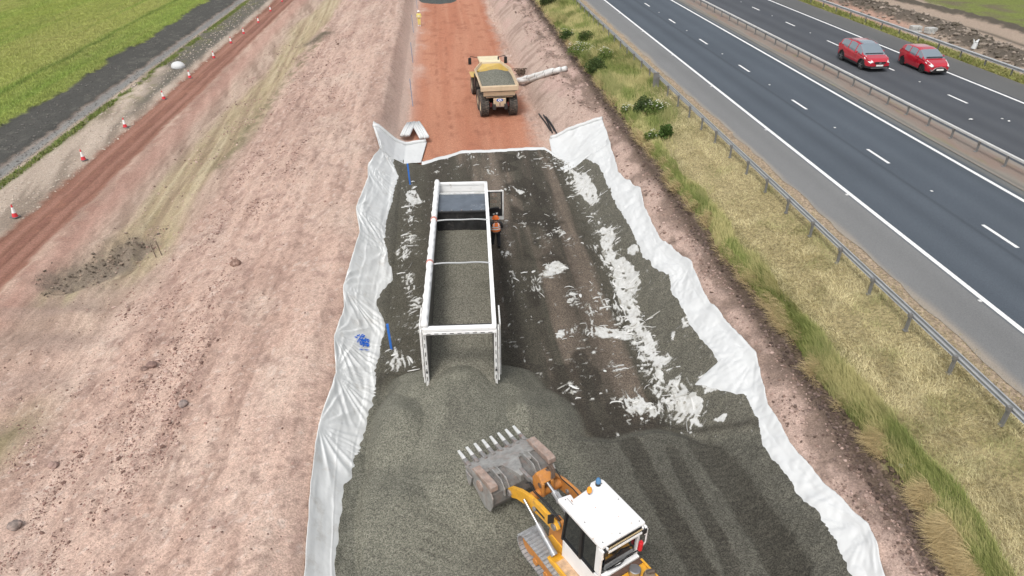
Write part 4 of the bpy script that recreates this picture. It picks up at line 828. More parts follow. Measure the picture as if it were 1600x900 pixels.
# rolled cover lying on the left rail
g = G(); pts = []
for k in range(60): y = .0 + TL * k / 59; pts.append((-W2 + .02 + .012 * math.sin(k * 1.9), y, ZR + .13 + .008 * math.sin(k * 1.1)))
tp = G().tube(pts, [.12 + .012 * math.sin(k * 2.3) + .006 * math.sin(k * 5.1) for k in range(60)], 12).mk('rolled_cover', mat('cover_cloth', (.78, .78, .77), rough=.6, var=.05, dirt=.15, dirtc=(.5, .47, .43), dscale=8), TR_, smooth=True, angle=0)
for y in (4.28, 8.08):
    G().cyl((-W2 + .02, y - .06, ZR + .13), (-W2 + .02, y + .06, ZR + .13), .142, n=14).mk('red_band', mat('faded_red', (.55, .25, .21), rough=.7, var=.15), tp)
    pts = [(-W2 + .1 + (2 * W2 - .15) * k / 12, y + .03 * math.sin(k * .8), ZR + .06 + .05 * math.sin(math.pi * k / 12)) for k in range(13)]
    G().tube(pts, .033, 8).mk('cross_strap', mat('grey_strap', (.42, .43, .43), rough=.5, var=.1), TR_, smooth=True)
# floor, rear frame, header
G().box((0, TL / 2, ZF - .06), (2 * W2, TL, .12)).mk('body_floor', M_alu, TR_)
rfm = G().box((0, .02, ZR - .01), (2 * W2 + .04, .20, .12)).box((0, -.06, ZR - .14), (2 * W2 + .04, .06, .10)).mk('rear_header', M_white, TR_, bevel=.015)
g = G()
for k in range(9): g.box((-1.05 + k * .26, -.095, ZR - .14), (.14, .012, .02))
g.box((0, .13, ZR + .055), (2 * W2 - .3, .03, .03)).mk('hinge_row', M_dark, rfm)
for sx in (-1, 1):
    g = G().box((sx * W2, -.02, (ZR + ZF) / 2 - .08), (.10, .12, ZR - ZF + .02)).box((sx * (W2 + .10), .10, (ZR + ZF) / 2 - .0), (.05, .30, ZR - ZF - .12)) 
    p = g.mk('rear_post', M_whited, TR_, bevel=.01); h = G()
    for k in range(6): G().box((sx * W2 + 0, -.084, ZF + .25 + k * .36), (.022, .012, .17)).mk('slot', M_black, p)
    h.box((sx * W2, -.087, ZF + .55), (.06, .014, .09)).mk('latch', M_black, p)
    # barn door folded forward along the side
    d = G().box((sx * (W2 + .16), .85, (ZR + ZF) / 2), (.05, 1.15, ZR - ZF - .1)).mk('rear_door', M_whited, TR_, bevel=.01)
# pushing blade and the decks in front of it
G().box((0, 9.45, 2.2), (2 * W2 - .16, .08, 2.15)).mk('front_bulkhead', mat('dark_scuffed_steel', (.035, .035, .036), rough=.4, metal=.3, var=.5, vscale=3, dirt=.3, dirtc=(.13, .12, .11), dscale=4), TR_)
g = G().box((0, 9.40, 3.30), (2 * W2 - .16, .10, .06)).mk('bulkhead_edge', M_dark, TR_)
for k in range(5): G().cyl((-.9 + k * .45, 9.47, 3.33), (-.9 + k * .45, 9.47, 3.36), .03, n=8).mk('bolt', M_steel, g)
G().prism([(9.5, 3.24), (11.35, 3.30), (11.35, 3.26), (9.5, 3.20)], -W2 + .08, W2 - .08).mk('front_deck', mat('glossy_deck', (.13, .15, .175), rough=.22, metal=.3, var=.2, vscale=1.5, dirt=.1, dirtc=(.5, .52, .54), dscale=1.7), TR_)
G().box((0, 11.38, 3.33), (2 * W2 - .14, .07, .07)).mk('deck_edge', M_whited, TR_)
G().prism([(11.42, 3.0), (12.2, 3.05), (12.2, 3.0), (11.42, 2.95)], -W2 + .08, W2 - .08).mk('front_tray', mat('grubby_tray', (.34, .34, .33), rough=.5, var=.2, dirt=.4, dirtc=(.10, .09, .08), dscale=5), TR_)
G().box((0, TL - .04, 2.3), (2 * W2, .08, 2.4)).box((0, TL - .02, ZR + .0), (2 * W2 + .04, .17, .12)).mk('headboard', M_white, TR_, bevel=.015)
ch = G()
for x in (-.45, .45): ch.box((x, 6.0, .86), (.14, 11.6, .26))
for k in range(6): ch.box((0, 1.0 + k * 2.1, .84), (.9, .1, .16))
ch.mk('chassis', M_dark, TR_)
for y in (1.35, 2.75, 4.15):
    for x in (-1.0, 1.0): tyre('wheel', .5, .38, (x, y, .52), TR_, 18, .02, M_rub, M_alu)
# load inside: its own loose mass, running out to the heap
ln = np.arange(-1.17, 1.171, .045); ly = np.arange(-.9, 9.42, .05); A, B = np.meshgrid(ln, ly)
zl = np.interp(B, [-.9, 0, 1.2, 3, 6, 8.2, 9.4], [1.20, 1.42, 1.58, 1.84, 2.14, 2.34, 2.42]); zl = zl - .30 * (np.abs(A) / 1.17) ** 2 * np.interp(B, [-.9, 0, 1.5, 9], [.50, .45, .40, .12]) + .10 * np.exp(-((B - 3.4) / 1.0) ** 2) * np.exp(-(A / .6) ** 2)
zl = zl + .03 * fbm(A * 1.5, B * 1.2, 601, 4) + .01 * fbm(A * 9, B * 9, 602, 2)
ca, sa = math.cos(TA), math.sin(TA); X = A * ca - B * sa + .11; Y = A * sa + B * ca + 18.92
hz_ = GZ(X, Y) - .05; bl = sstep(.3, -.8, B); zl = np.where(B < .3, zl * (1 - bl) + hz_ * bl, zl)
cl = np.zeros(A.shape + (3,)); cl[:] = (.18, .172, .137); cl = cl * (1 + .12 * fbm(A * 1.2, B * .8, 603, 4))[..., None]; cl = mixc(cl, (.20, .19, .155), np.exp(-((B - 3.2) / 1.3) ** 2) * .6)
tag(npmesh('gravel_load', np.stack([X, Y, zl], -1).reshape(-1, 3), gridfaces(*A.shape), M_gravel, None, cl.reshape(-1, 3)), 'grey gravel filling the white trailer and sliding out of its rear', 'gravel load', kind='stuff')
# ---- truck cab in front, driver door open
TK = empty('truck', (.11 - math.sin(TA) * 12.45, 18.92 + math.cos(TA) * 12.45, .05), TA, label='lorry cab hidden in front of the white trailer with its driver door open', cat='truck')
G().prism([(.25, .8), (2.25, .8), (2.3, 1.5), (2.05, 2.35), (1.8, 2.5), (.25, 2.75), (.2, 2.6)], -1.2, 1.2).mk('cab', M_white, TK, bevel=.06)
G().prism([(2.305, 1.5), (2.06, 2.33), (2.09, 2.35), (2.335, 1.5)], -1.08, 1.08).mk('windscreen', M_glass, TK)
G().box((-1.205, 1.45, 1.95), (.02, .9, .6)).mk('side_window', M_glass, TK); G().box((1.195, 1.0, 1.65), (.03, 1.1, 1.5)).mk('door_opening', M_black, TK)
G().box((0, 2.35, .7), (2.4, .15, .5)).mk('bumper', M_white, TK, bevel=.03); g = G()
for k in range(4): g.box((0, 2.31, .98 + k * .11), (1.9, .03, .04))
g.mk('grille', M_black, TK)
for x in (-1.0, 1.0): tyre('wheel', .5, .33, (x, 1.45, .52), TK, 18, .02, M_rub, M_alu); G().box((x * .95, 2.43, .78), (.35, .03, .18)).mk('headlight', M_chrome, TK)
DY, DX0, DX1 = .98, 1.20, 2.10
dr = G(); 
dr.box(((DX0 + DX1) / 2, DY, 1.06), (DX1 - DX0, .07, .36)).box((DX1 - .045, DY, 1.76), (.09, .07, 1.45)).box((DX0 + .04, DY, 1.76), (.08, .07, 1.45)).box(((DX0 + DX1) / 2, DY, 2.5), (DX1 - DX0, .07, .07))
dro = dr.mk('door', M_whited, TK, bevel=.03)
k_ = G().box(((DX0 + DX1) / 2, DY - .03, 1.32), (DX1 - DX0 - .17, .06, .42)).box(((DX0 + DX1) / 2 - .05, DY - .06, 1.55), (.5, .10, .12), (0, R(-8), 0)).box((DX0 + .12, DY - .03, 2.05), (.12, .05, .9)).box((DX1 - .12, DY - .03, 2.0), (.07, .05, .95)).box(((DX0 + DX1) / 2, DY - .03, 2.45), (DX1 - DX0 - .17, .05, .035)).mk('inner_trim', M_black, dro, bevel=.02)
G().box(((DX0 + DX1) / 2 - .08, DY - .07, 1.24), (.10, .02, .07)).box(((DX0 + DX1) / 2 + .08, DY - .07, 1.27), (.10, .02, .09)).mk('handle', M_whited, dro)
gm = mat('thin_glass', (.75, .8, .8), rough=.02, var=0, trans=1, spec=.5)
G().box(((DX0 + DX1) / 2, DY, 2.02), (DX1 - DX0 - .18, .012, .92)).mk('pane', gm, dro)

# ---- articulated dump truck
AD = empty('dump_truck', (4.22, 51.9, float(H(4.2, 52)) - .02), R(3.4), label='sand-coloured articulated dump truck heaped with grey gravel, driving away on the red road', cat='dump truck')
M_sand = mat('dusty_sand_paint', (.50, .39, .26), rough=.6, var=.12, vscale=3, dirt=.35, dirtc=(.50, .36, .26), dscale=3)
M_yel = mat('dusty_yellow_paint', (.52, .36, .10), rough=.5, var=.1, vscale=2, dirt=.3, dirtc=(.48, .36, .25), dscale=2.5)
for y in (.85, 2.55, 7.0):
    for x in (-1.12, 1.12): tyre('wheel', .78, .66, (x, y, .78), AD, 26, .06, M_rub, M_sand, .5)
G().box((-.45, 2.0, .95), (.22, 4.6, .35)).box((.45, 2.0, .95), (.22, 4.6, .35)).box((0, .85, .78), (1.7, .3, .3)).box((0, 2.55, .78), (1.7, .3, .3)).box((0, 7.0, .78), (1.7, .3, .3)).box((0, 5.6, 1.0), (.6, 3.0, .4)).mk('chassis', M_dark, AD)
b = G()      # rear body: tub open at the top
W = 1.42
b.add([(-W * .72, .2, 1.55), (W * .72, .2, 1.55), (W * .72, 4.7, 1.35), (-W * .72, 4.7, 1.35),                      # 0-3 floor under
       (-W, .0, 2.45), (W, .0, 2.45), (W, 3.9, 2.75), (-W, 3.9, 2.75),                                              # 4-7 outer rim
       (-W * .55, 5.0, 3.05), (W * .55, 5.0, 3.05),                                                                # 8-9 front top
       (-W + .10, .12, 2.46), (W - .10, .12, 2.46), (W - .10, 3.85, 2.76), (-W + .10, 3.85, 2.76), (-W * .50, 4.85, 3.06), (W * .50, 4.85, 3.06),   # 10-15 inner rim
       (-W * .66, .4, 1.75), (W * .66, .4, 1.75), (W * .66, 4.3, 1.6), (-W * .66, 4.3, 1.6)],                        # 16-19 inner floor
      [(0, 3, 2, 1), (0, 1, 5, 4), (1, 2, 6, 5), (2, 9, 6), (3, 0, 4, 7), (3, 7, 8), (2, 3, 8, 9),
       (4, 5, 11, 10), (5, 6, 12, 11), (6, 9, 15, 12), (9, 8, 14, 15), (8, 7, 13, 14), (7, 4, 10, 13),
       (16, 17, 18, 19), (16, 10, 11, 17), (17, 11, 12, 18), (18, 12, 15), (19, 13, 10, 16), (19, 14, 13), (18, 15, 14, 19)])
bo = b.mk('dump_body', M_sand, AD, bevel=.02)
G().prism([(-.03, 2.46), (.10, 2.52), (.16, 2.36), (.05, 2.10), (-.06, 2.12)], -W - .03, W + .03).prism([(.02, 2.06), (.14, 2.06), (.26, 1.72), (.10, 1.70)], -W * .86, W * .86).mk('tailgate', M_sand, bo, bevel=.02)
G().box((0, .02, 2.085), (2 * W * .95, .03, .025)).box((0, .08, 1.69), (2 * W * .8, .04, .03)).mk('gate_gap', M_dark, bo)
for sx in (-1, 1): G().tube([(sx * (W + .02), .05, 2.5), (sx * (W + .02), 3.9, 2.8), (sx * W * .56, 5.0, 3.1)], .06, 8).mk('rim_rail', M_sand, bo, smooth=True)
G().add([(-W * .5, 4.84, 3.0), (W * .5, 4.84, 3.0), (W - .14, 3.86, 2.7), (W * .62, 4.25, 1.9), (-W * .62, 4.25, 1.9), (-W + .14, 3.86, 2.7)], [(0, 1, 2, 3, 4, 5)]).mk('front_plate', M_yel, bo)
an = np.linspace(-1, 1, 50); ay = np.linspace(0, 1, 80); A, B = np.meshgrid(an, ay)
yy = .14 + B * 4.45; ww = np.interp(yy, [0, 3.85, 4.85], [W - .11, W - .13, W * .55]); xx = A * ww
zz = np.interp(yy, [.1, .5, 2.4, 3.6, 4.6], [2.30, 2.42, 2.62, 2.6, 2.45]) + (.50 * np.exp(-((yy - 2.2) / 1.4) ** 2)) * (1 - A ** 2) + .03 * fbm(xx * 2, yy * 2, 620, 4)
c_ = np.zeros(A.shape + (3,)); c_[:] = (.165, .165, .135)
ld = npmesh('gravel_load', np.stack([xx, yy, zz], -1).reshape(-1, 3), gridfaces(*A.shape), M_gravel, None, c_.reshape(-1, 3)); ld.location = AD.location; ld.rotation_euler = AD.rotation_euler
tag(ld, 'heaped grey gravel in the tub of the dump truck', 'gravel load', kind='stuff')
rp = G().prism([(.0, .95), (.0, 1.52), (.1, 1.55), (.1, .9)], -.48, .48).mk('rear_panel', M_sand, AD, bevel=.02)
G().add([(.26 * math.cos(t * math.pi / 8), -.012, 1.42 + .12 * math.sin(t * math.pi / 8)) for t in range(16)], [tuple(range(16))]).mk('badge', mat('badge_blue', (.02, .10, .42), rough=.4, var=0), rp)
g = G()
for x, z in ((-.10, 1.40), (.10, 1.40), (.0, 1.34), (-.05, 1.47), (.06, 1.47)): g.cyl((x, -.022, z), (x, -.014, z), .045, n=10)
g.mk('badge_mark', mat('badge_white', (.85, .87, .9), rough=.4, var=0), rp); G().box((0, -.02, 1.10), (.10, .06, .24)).box((0, -.015, .93), (.7, .03, .05)).mk('tow_hook', M_rust, rp)
for x in (-.66, .66): G().box((x, .12, 1.05), (.16, .08, .3)).mk('tail_light', mat('tail_red', (.09, .015, .015), rough=.4, var=.1), AD)
for x in (-1.12, 1.12): G().box((x, 3.5, 1.1), (.62, .03, .8)).mk('mudflap', M_black, AD)
cb = G().prism([(5.5, 1.3), (7.2, 1.3), (7.15, 2.2), (6.95, 3.0), (5.6, 3.0), (5.5, 2.2)], -.82, .82).mk('cab', M_yel, AD, bevel=.05)
G().prism([(5.40, 2.94), (7.1, 2.94), (7.0, 3.10), (5.5, 3.10)], -.88, .88).mk('cab_roof', mat('dusty_cream', (.64, .56, .38), rough=.6, var=.1, dirt=.2, dirtc=(.6, .45, .2), dscale=2), cb, bevel=.04)
G().box((0, 5.495, 2.55), (1.5, .02, .62)).prism([(5.7, 2.2), (6.9, 2.2), (6.8, 2.9), (5.7, 2.9)], -.83, -.81).prism([(5.7, 2.2), (6.9, 2.2), (6.8, 2.9), (5.7, 2.9)], .81, .83).mk('window', M_glass, cb)
G().prism([(7.1, 1.1), (9.1, .95), (9.0, 1.7), (7.1, 2.1)], -.80, .80).mk('bonnet', M_yel, AD, bevel=.08)
for sx in (-1, 1):
    G().box((sx * 1.15, 7.0, 1.62), (.75, 1.7, .06)).mk('mudguard', M_yel, AD, bevel=.02)
    mr = G().tube([(sx * .85, 6.9, 3.0), (sx * 1.45, 7.0, 3.1), (sx * 1.5, 7.0, 3.0)], .03, 6).mk('mirror_arm', M_black, AD)
    G().box((sx * 1.52, 7.0, 2.72), (.26, .10, .55)).mk('mirror', M_black, mr, bevel=.03)
G().cyl((.7, 5.6, 3.0), (.7, 5.6, 3.35), .06, n=10).mk('exhaust', M_dark, AD)
G().box((-1.35, 4.9, 1.7), (.08, .8, .9)).mk('side_screen', M_black, AD)

# ---- red cars
M_carred = mat('red_car_paint', (.42, .012, .026), rough=.22, var=.03, coat=1, spec=.6)
M_cplast = mat('dark_car_trim', (.03, .03, .032), rough=.6, var=.1)
def make_car(kind, L, Wd, top, belt, hw, label, loc, suv):
    root = empty(kind, loc, math.pi, label=label, cat='car')
    yk = np.array([p[0] for p in top]); zt = np.array([p[1] for p in top]); yb = np.array([p[0] for p in belt]); zb = np.array([p[1] for p in belt]); yw = np.array([p[0] for p in hw]); zw = np.array([p[1] for p in hw])
    ys = np.linspace(-L / 2, L / 2, 120)
    def sm(a):
        k = np.array([1, 2, 3, 2, 1.]) / 9; return np.convolve(np.pad(a, 2, 'edge'), k, 'valid')
    T = sm(np.interp(ys, yk, zt)); Bt = sm(np.interp(ys, yb, zb)); Wb = sm(np.interp(ys, yw, zw)) * Wd / 2; z0 = .24 if suv else .18
    Wt = Wb * np.interp(T - Bt, [0, .45, .7], [.93, .80, .76])
    rows = []
    for i in range(len(ys)):
        r = []
        zbot = z0 + .12 * max(0, abs(ys[i]) / (L / 2) - .88) / .12 * .6
        for k in range(11):
            u = k / 10; z = zbot + (Bt[i] - zbot) * u; x = Wb[i] * (.93 + .07 * math.sin(math.pi * (.15 + .75 * u)) - .02 * (u > .9)); r.append((x, ys[i], z))
        zs = Bt[i] + (T[i] - Bt[i]) * .86
        for k in range(1, 8):
            u = k / 7; r.append((Wb[i] * .965 * (1 - u) + Wt[i] * u, ys[i], Bt[i] + (zs - Bt[i]) * u))
        for k in range(1, 10):
            a = k / 9 * math.pi / 2; r.append((Wt[i] * math.cos(a) ** .55 if k < 9 else 0, ys[i], zs + (T[i] - zs) * math.sin(a) ** .9))
        rows.append(r)
    Rw = np.array(rows); m = Rw.shape[1]
    full = np.concatenate([Rw, Rw[:, ::-1][:, 1:] * np.array([-1, 1, 1])], 1); mm = full.shape[1]
    V_ = full.reshape(-1, 3); Fq_ = gridfaces(len(ys), mm)[:, ::-1]; c = V_[Fq_].mean(1)
    j = np.arange(len(Fq_)) % (mm - 1); jj = np.minimum(j, mm - 2 - j); yi = np.arange(len(Fq_)) // (mm - 1); h = (T - Bt)[yi]; y = ys[yi]
    slope = np.gradient(T, ys)[yi]
    side = (jj >= 10) & (jj <= 16) & (h > .26); pill = np.zeros(len(y), bool)
    for p, w in ((.22 if suv else .12, .05), (-.78 if suv else -.72, .05)): pill |= np.abs(y - p) < w
    rear_lim = -L / 2 + (.45 if suv else .62); side &= ~pill & (y > rear_lim) & (c[:, 2] > Bt[yi] + .03) & (c[:, 2] < Bt[yi] + h * .83) 
    ws = (jj >= 17) & (slope < -.28) & (y > .2) & (y < L / 2 - .85) & (h > .10) & (jj >= 18)
    rw = (jj >= 17) & (slope > .5) & (y < -L / 2 + .75) & (h > .16)
    glass = side | ws | rw
    if suv: glass |= (jj >= 19) & (y > -.45) & (y < .75) & (np.abs(c[:, 0]) < .52) & (h > .5)
    wy = (-L / 2 + (.86 if suv else .72), L / 2 - (.88 if suv else .80)); wr = .40 if suv else .35; rr = .34 if suv else .30
    arch = np.zeros(len(y), bool)
    for w in wy: arch |= (np.hypot(c[:, 1] - w, c[:, 2] - rr) < wr) & (jj < 10)
    low = (c[:, 2] < (z0 + (.16 if suv else .04))) & ~arch
    archt = np.zeros(len(y), bool)
    if suv:
        for w in wy: archt |= (np.hypot(c[:, 1] - w, c[:, 2] - rr) < wr + .06) & (jj < 10) & ~arch
    trim = (low | archt) & ~glass; body = ~(glass | arch | trim)
    o = subgrid('body', V_, Fq_, body, M_carred); o.parent = root
    for nm, kk, mt in (('window', glass, M_cglass), ('sill_trim', trim, M_cplast)):
        q = subgrid(nm, V_, Fq_, kk, mt); q.parent = root
    # inner dark shell and closing ends
    G().prism([(-L / 2 + .10, z0 + .1), (L / 2 - .12, z0 + .1), (L / 2 - .14, .62), (L / 2 - 1.0, .85), (-L / 2 + .2, .9)], -Wd / 2 + .24, Wd / 2 - .24).mk('underbody', M_black, root)
    fz = float(T[-1]); bz = float(T[0])
    for e, nm in ((-1, 'rear_bumper'), (1, 'front_bumper')):
        ye = ys[0 if e < 0 else -1]; zz_ = bz if e < 0 else fz; w_ = float(Wb[0 if e < 0 else -1])
        G().prism([(-w_ * .93, z0 + .1), (w_ * .93, z0 + .1), (w_ * .99, (z0 + zz_) / 2), (w_ * .95, zz_ - .05), (w_ * .6, zz_), (-w_ * .6, zz_), (-w_ * .95, zz_ - .05), (-w_ * .99, (z0 + zz_) / 2)], ye - .02 * (e > 0) - .01, ye + .01 + .02 * (e < 0), 'y').mk(nm, M_carred, root, bevel=.004)
    ye = L / 2 + .012
    if suv:
        gr = G().prism([(-.42, .72), (.42, .72), (.36, .56), (-.36, .56)], ye - .01, ye + .02, 'y').mk('grille', M_black, root, bevel=.005)
        G().box((0, ye + .03, .645), (.16, .02, .10)).box((0, ye + .025, .585), (.7, .02, .02)).mk('badge', M_chrome, gr)
        G().box((0, ye - .01, z0 + .10), (1.5, .06, .16)).mk('lower_intake', M_black, root, bevel=.01); G().box((0, ye + .01, z0 + .06), (1.25, .07, .05)).mk('skid_plate', M_chrome, root, bevel=.01)
        G().box((0, ye + .02, .47), (.52, .02, .11)).mk('number_plate', mat('plate_white', (.80, .80, .76), rough=.4, var=.02), root)
    else:
        gr = G().prism([(-.30, .50), (.30, .50), (.60, .30), (.52, .20), (-.52, .20), (-.60, .30)], ye - .01, ye + .025, 'y').mk('grille', M_black, root, bevel=.005)
        G().tube([(-.62, ye + .02, .30), (-.32, ye + .03, .53), (0, ye + .035, .56), (.32, ye + .03, .53), (.62, ye + .02, .30)], .018, 6).box((0, ye + .04, .585), (.2, .02, .07)).mk('chrome_trim', M_chrome, gr)
        G().box((0, ye + .035, .40), (.52, .02, .11)).mk('number_plate', mat('plate_white', (.80, .80, .76), rough=.4, var=.02), root)
    for sx in (-1, 1):
        i1 = -6; i2 = -20
        x1, z1 = float(Wb[i1]), float(T[i1]); x2, z2 = float(Wb[i2]), float(T[i2])
        zt_ = .74 if suv else .68
        P = [(sx * .50, ys[-1] + .015, zt_ - .05), (sx * .58, ys[-1] + .01, zt_ + .04), (sx * (x2 * .86), ys[i2] - .0, z2 + .015), (sx * (x2 * .985), ys[i2], float(Bt[i2]) - .02), (sx * (x1 * .995), ys[i1] + .0, zt_ - .06), (sx * (x1 * .92), ys[-1] + .02, zt_ - .10)]
        cen = Vector((sx * x1 * .6, ys[i2] - .15, .6))
        G().add(P + [tuple(Vector(p) * .9 + cen * .1) for p in P], [(0, 1, 2, 3, 4, 5), (11, 10, 9, 8, 7, 6)] + [(k, (k + 1) % 6, 6 + (k + 1) % 6, 6 + k) for k in range(6)]).mk('headlight', mat('headlight_lens', (.80, .80, .78), rough=.15, var=.05, coat=1), root, bevel=.006)
        G().cyl((sx * .66, ye - .03, .36), (sx * .66, ye + .012, .36), .06, n=12).mk('fog_lamp', M_chrome, root)
        G().box((sx * (float(Wb[2]) - .10), ys[0] - .0, .92 if suv else .86), (.16, .08, .34 if suv else .22)).mk('tail_light', M_red, root, bevel=.02)
        G().box((sx * (Wd / 2 + .10), .62 if suv else .55, (belt_z := float(np.interp(.6, yb, zb)) + .10)), (.20, .13, .15)).mk('mirror', M_carred, root, bevel=.04)
        for w in wy:
            wh = tyre('wheel', rr, .22, (sx * (Wd / 2 - .13), w, rr), root, 0, .004, M_crub, M_cplast, .66)
            g = G()
            for k in range(5):
                a = k * 2 * math.pi / 5 + .3; g.box((sx * .112, math.cos(a) * rr * .36, math.sin(a) * rr * .36), (.02, .055 if suv else .03, rr * .5), (a - math.pi / 2, 0, 0))
            g.rev([(.001, .115 * sx), (.05, .115 * sx)], ax='x', n=12).mk('spokes', M_chrome if suv else M_cplast, wh)
    G().box((0, L / 2 - (.98 if suv else .86), float(np.interp(L / 2 - .95, yk, zt)) + .03), (Wd * .72, .10, .03)).mk('wiper_panel', M_black, root)
    if suv:
        for sx in (-1, 1): G().tube([(sx * .60, -1.35, 1.60), (sx * .62, -.9, 1.68), (sx * .62, .1, 1.69), (sx * .60, .45, 1.62)], .02, 6).mk('roof_rail', M_chrome, root, smooth=True)
    return root
make_car('suv_car', 4.5, 1.84, [(-2.25, .92), (-2.12, 1.22), (-1.9, 1.50), (-1.3, 1.64), (-.2, 1.68), (.4, 1.60), (.62, 1.50), (1.28, 1.07), (1.40, 1.03), (2.0, .90), (2.2, .76), (2.25, .66)],
         [(-2.25, .90), (-2.1, 1.12), (-1.5, 1.10), (0, 1.0), (1.2, .95), (1.9, .83), (2.25, .60)], [(-2.25, .80), (-2.0, .95), (-1.2, 1), (1.3, 1), (1.9, .93), (2.25, .76)],
         'bright red tall family car with silver roof rails and glass roof, nearer the central barrier', (31.0, 49.15, 4.104), True)
make_car('hatchback_car', 3.9, 1.70, [(-1.95, .88), (-1.85, 1.15), (-1.6, 1.40), (-1.1, 1.49), (-.2, 1.50), (.25, 1.42), (.45, 1.33), (1.10, .98), (1.22, .94), (1.7, .80), (1.9, .68), (1.95, .60)],
         [(-1.95, .86), (-1.8, 1.06), (-1.2, 1.02), (0, .93), (1.05, .86), (1.6, .74), (1.95, .54)], [(-1.95, .80), (-1.7, .95), (-1, 1), (1.1, 1), (1.6, .93), (1.95, .74)],
         'small red hatchback with dark wheels and wide black grille, nearer the far verge', (34.75, 47.6, 4.104), False)

# ---- safety barriers
M_galv = mat('galvanised_rail', (.42, .43, .435), rough=.5, metal=.25, var=.12, vscale=2, dirt=.2, dirtc=(.33, .32, .30), dscale=3)
M_galvl = mat('pale_galvanised_rail', (.55, .545, .52), rough=.6, var=.10, vscale=2, dirt=.15, dirtc=(.42, .40, .36), dscale=3)
M_post = mat('post_steel', (.22, .22, .215), rough=.6, metal=.3, var=.2, dirt=.3, dirtc=(.2, .15, .11), dscale=6)
def barrier(label, n0, zb, ztop, s0, s1, sp, face, railm, box=False, group=None, first=0):
    B_ = empty('safety_barrier', (n0, s0, zb), 0, label=label, cat='crash barrier')
    L = s1 - s0; h = ztop - zb; g = G()
    if box: prof = [(-.07, h - .09), (.07, h - .09), (.07, h), (-.07, h)]
    else:
        d = .085 * face; prof = [(0, h), (d, h - .04), (d, h - .09), (0, h - .14), (0, h - .16), (d, h - .19), (d, h - .22), (0, h - .25), (-.012 * face, h - .25), (d * .8, h - .215), (d * .8, h - .195), (-.012 * face, h - .17), (-.012 * face, h - .14), (d * .8, h - .085), (d * .8, h - .045), (-.012 * face, h)]
    g.prism(prof, 0, L, 'y'); k = 0
    while k < L: g.box(((.045 * face if not box else 0), k, h - .155 if not box else h - .05), (.10 if not box else .15, .10, .02)); k += 4.8
    g.mk('rail', railm, B_)
    n = int(L / sp); me = None
    for k in range(min(n + 1, 99)):
        y = first + k * sp
        if me is None:
            q = G().box((0, 0, (h - .08) / 2 - .1), (.06, .11, h + .1)).box((-.04 * face, 0, h - .155), (.08, .10, .14)).box((-.075 * face if box else 0, 0, .01), (.14, .14, .03)); o = q.mk('post', M_post, B_); me = o
        else: o = me.copy(); col.objects.link(o)
        o.location = (-.05 * face if not box else 0, y, 0)
    return B_
barrier('long silver crash barrier along the grass verge beside the hard shoulder', 14.62, 3.86, 4.62, 7.6, 160, 2.22, 1, M_galv, first=.35)
barrier('pale box-beam crash barrier standing in the reddish central reserve', 27.3, 4.12, 4.78, 12, 160, 2.05, 1, M_galvl, box=True, first=.8)
barrier('crash barrier on dark posts at the far side of the motorway, before the bare soil', 40.0, 3.97, 4.72, 20, 190, 2.75, -1, M_galv, first=.6)

# ------------------------------------------------------------------ GRASS, STONES, PLANTS
def blades(name, n, s, ln, wd, lean, leand, c, m, zoff=0, hf=H, label=None, cat=None, parent=None):
    n = np.asarray(n); s = np.asarray(s); N_ = len(n); z = hf(n, s) - .02 + zoff
    a = RNG.uniform(0, 2 * np.pi, N_); dx = np.cos(a) * wd / 2; dy = np.sin(a) * wd / 2
    lx = np.cos(leand) * lean; ly = np.sin(leand) * lean; up = np.sqrt(np.clip(1 - lean ** 2, .05, 1))
    V_ = np.empty((N_, 5, 3)); V_[:, 0] = np.stack([n - dx, s - dy, z], -1); V_[:, 1] = np.stack([n + dx, s + dy, z], -1)
    mx = n + lx * ln * .35; my = s + ly * ln * .35; mz = z + up * ln * .6
    V_[:, 2] = np.stack([mx + dx * .8, my + dy * .8, mz], -1); V_[:, 3] = np.stack([mx - dx * .8, my - dy * .8, mz], -1)
    V_[:, 4] = np.stack([n + lx * ln, s + ly * ln, z + up * ln * (1 - .25 * lean)], -1)
    b = np.arange(N_)[:, None] * 5
    F_ = np.concatenate([b + np.array([[0, 1, 2, 3]]), b + np.array([[3, 2, 4, 4]])])
    me = bpy.data.meshes.new(name); Vf = V_.reshape(-1, 3).astype(np.float32); me.vertices.add(len(Vf)); me.vertices.foreach_set('co', Vf.ravel())
    q = (b + np.array([[0, 1, 2, 3]])).ravel(); t = (b + np.array([[3, 2, 4]])).ravel(); li = np.concatenate([q, t]).astype(np.int32)
    me.loops.add(len(li)); me.loops.foreach_set('vertex_index', li); me.polygons.add(2 * N_)
    me.polygons.foreach_set('loop_start', np.concatenate([np.arange(N_) * 4, 4 * N_ + np.arange(N_) * 3]).astype(np.int32)); me.polygons.foreach_set('loop_total', np.concatenate([np.full(N_, 4), np.full(N_, 3)]).astype(np.int32))
    me.update(calc_edges=True); at = me.color_attributes.new('Col', 'FLOAT_COLOR', 'POINT'); cc = np.ones((N_, 5, 4), np.float32); cc[:, :, :3] = c[:, None, :]; cc[:, 4, :3] *= 1.15
    at.data.foreach_set('color', cc.ravel()); me.materials.append(m); o = bpy.data.objects.new(name, me); col.objects.link(o); o.parent = parent
    if label: tag(o, label, cat, kind='stuff')
    return o
M_blade = mat('grass_blade', (1, 1, 1), rough=.75, var=0, attr=True, spec=.2)
def scatter(n0, n1, s0, s1, dens, p=1.5, ref=12.):
    """points whose density falls off away from the camera"""
    S = np.linspace(s0, s1, 400); d = dens * (ref / np.maximum(S, ref * .7)) ** p; cdf = np.cumsum(d); tot = int(cdf[-1] * (S[1] - S[0]) * (n1 - n0)); cdf /= cdf[-1]
    s = np.interp(RNG.random(tot), cdf, S); n = RNG.uniform(n0, n1, tot); return n, s
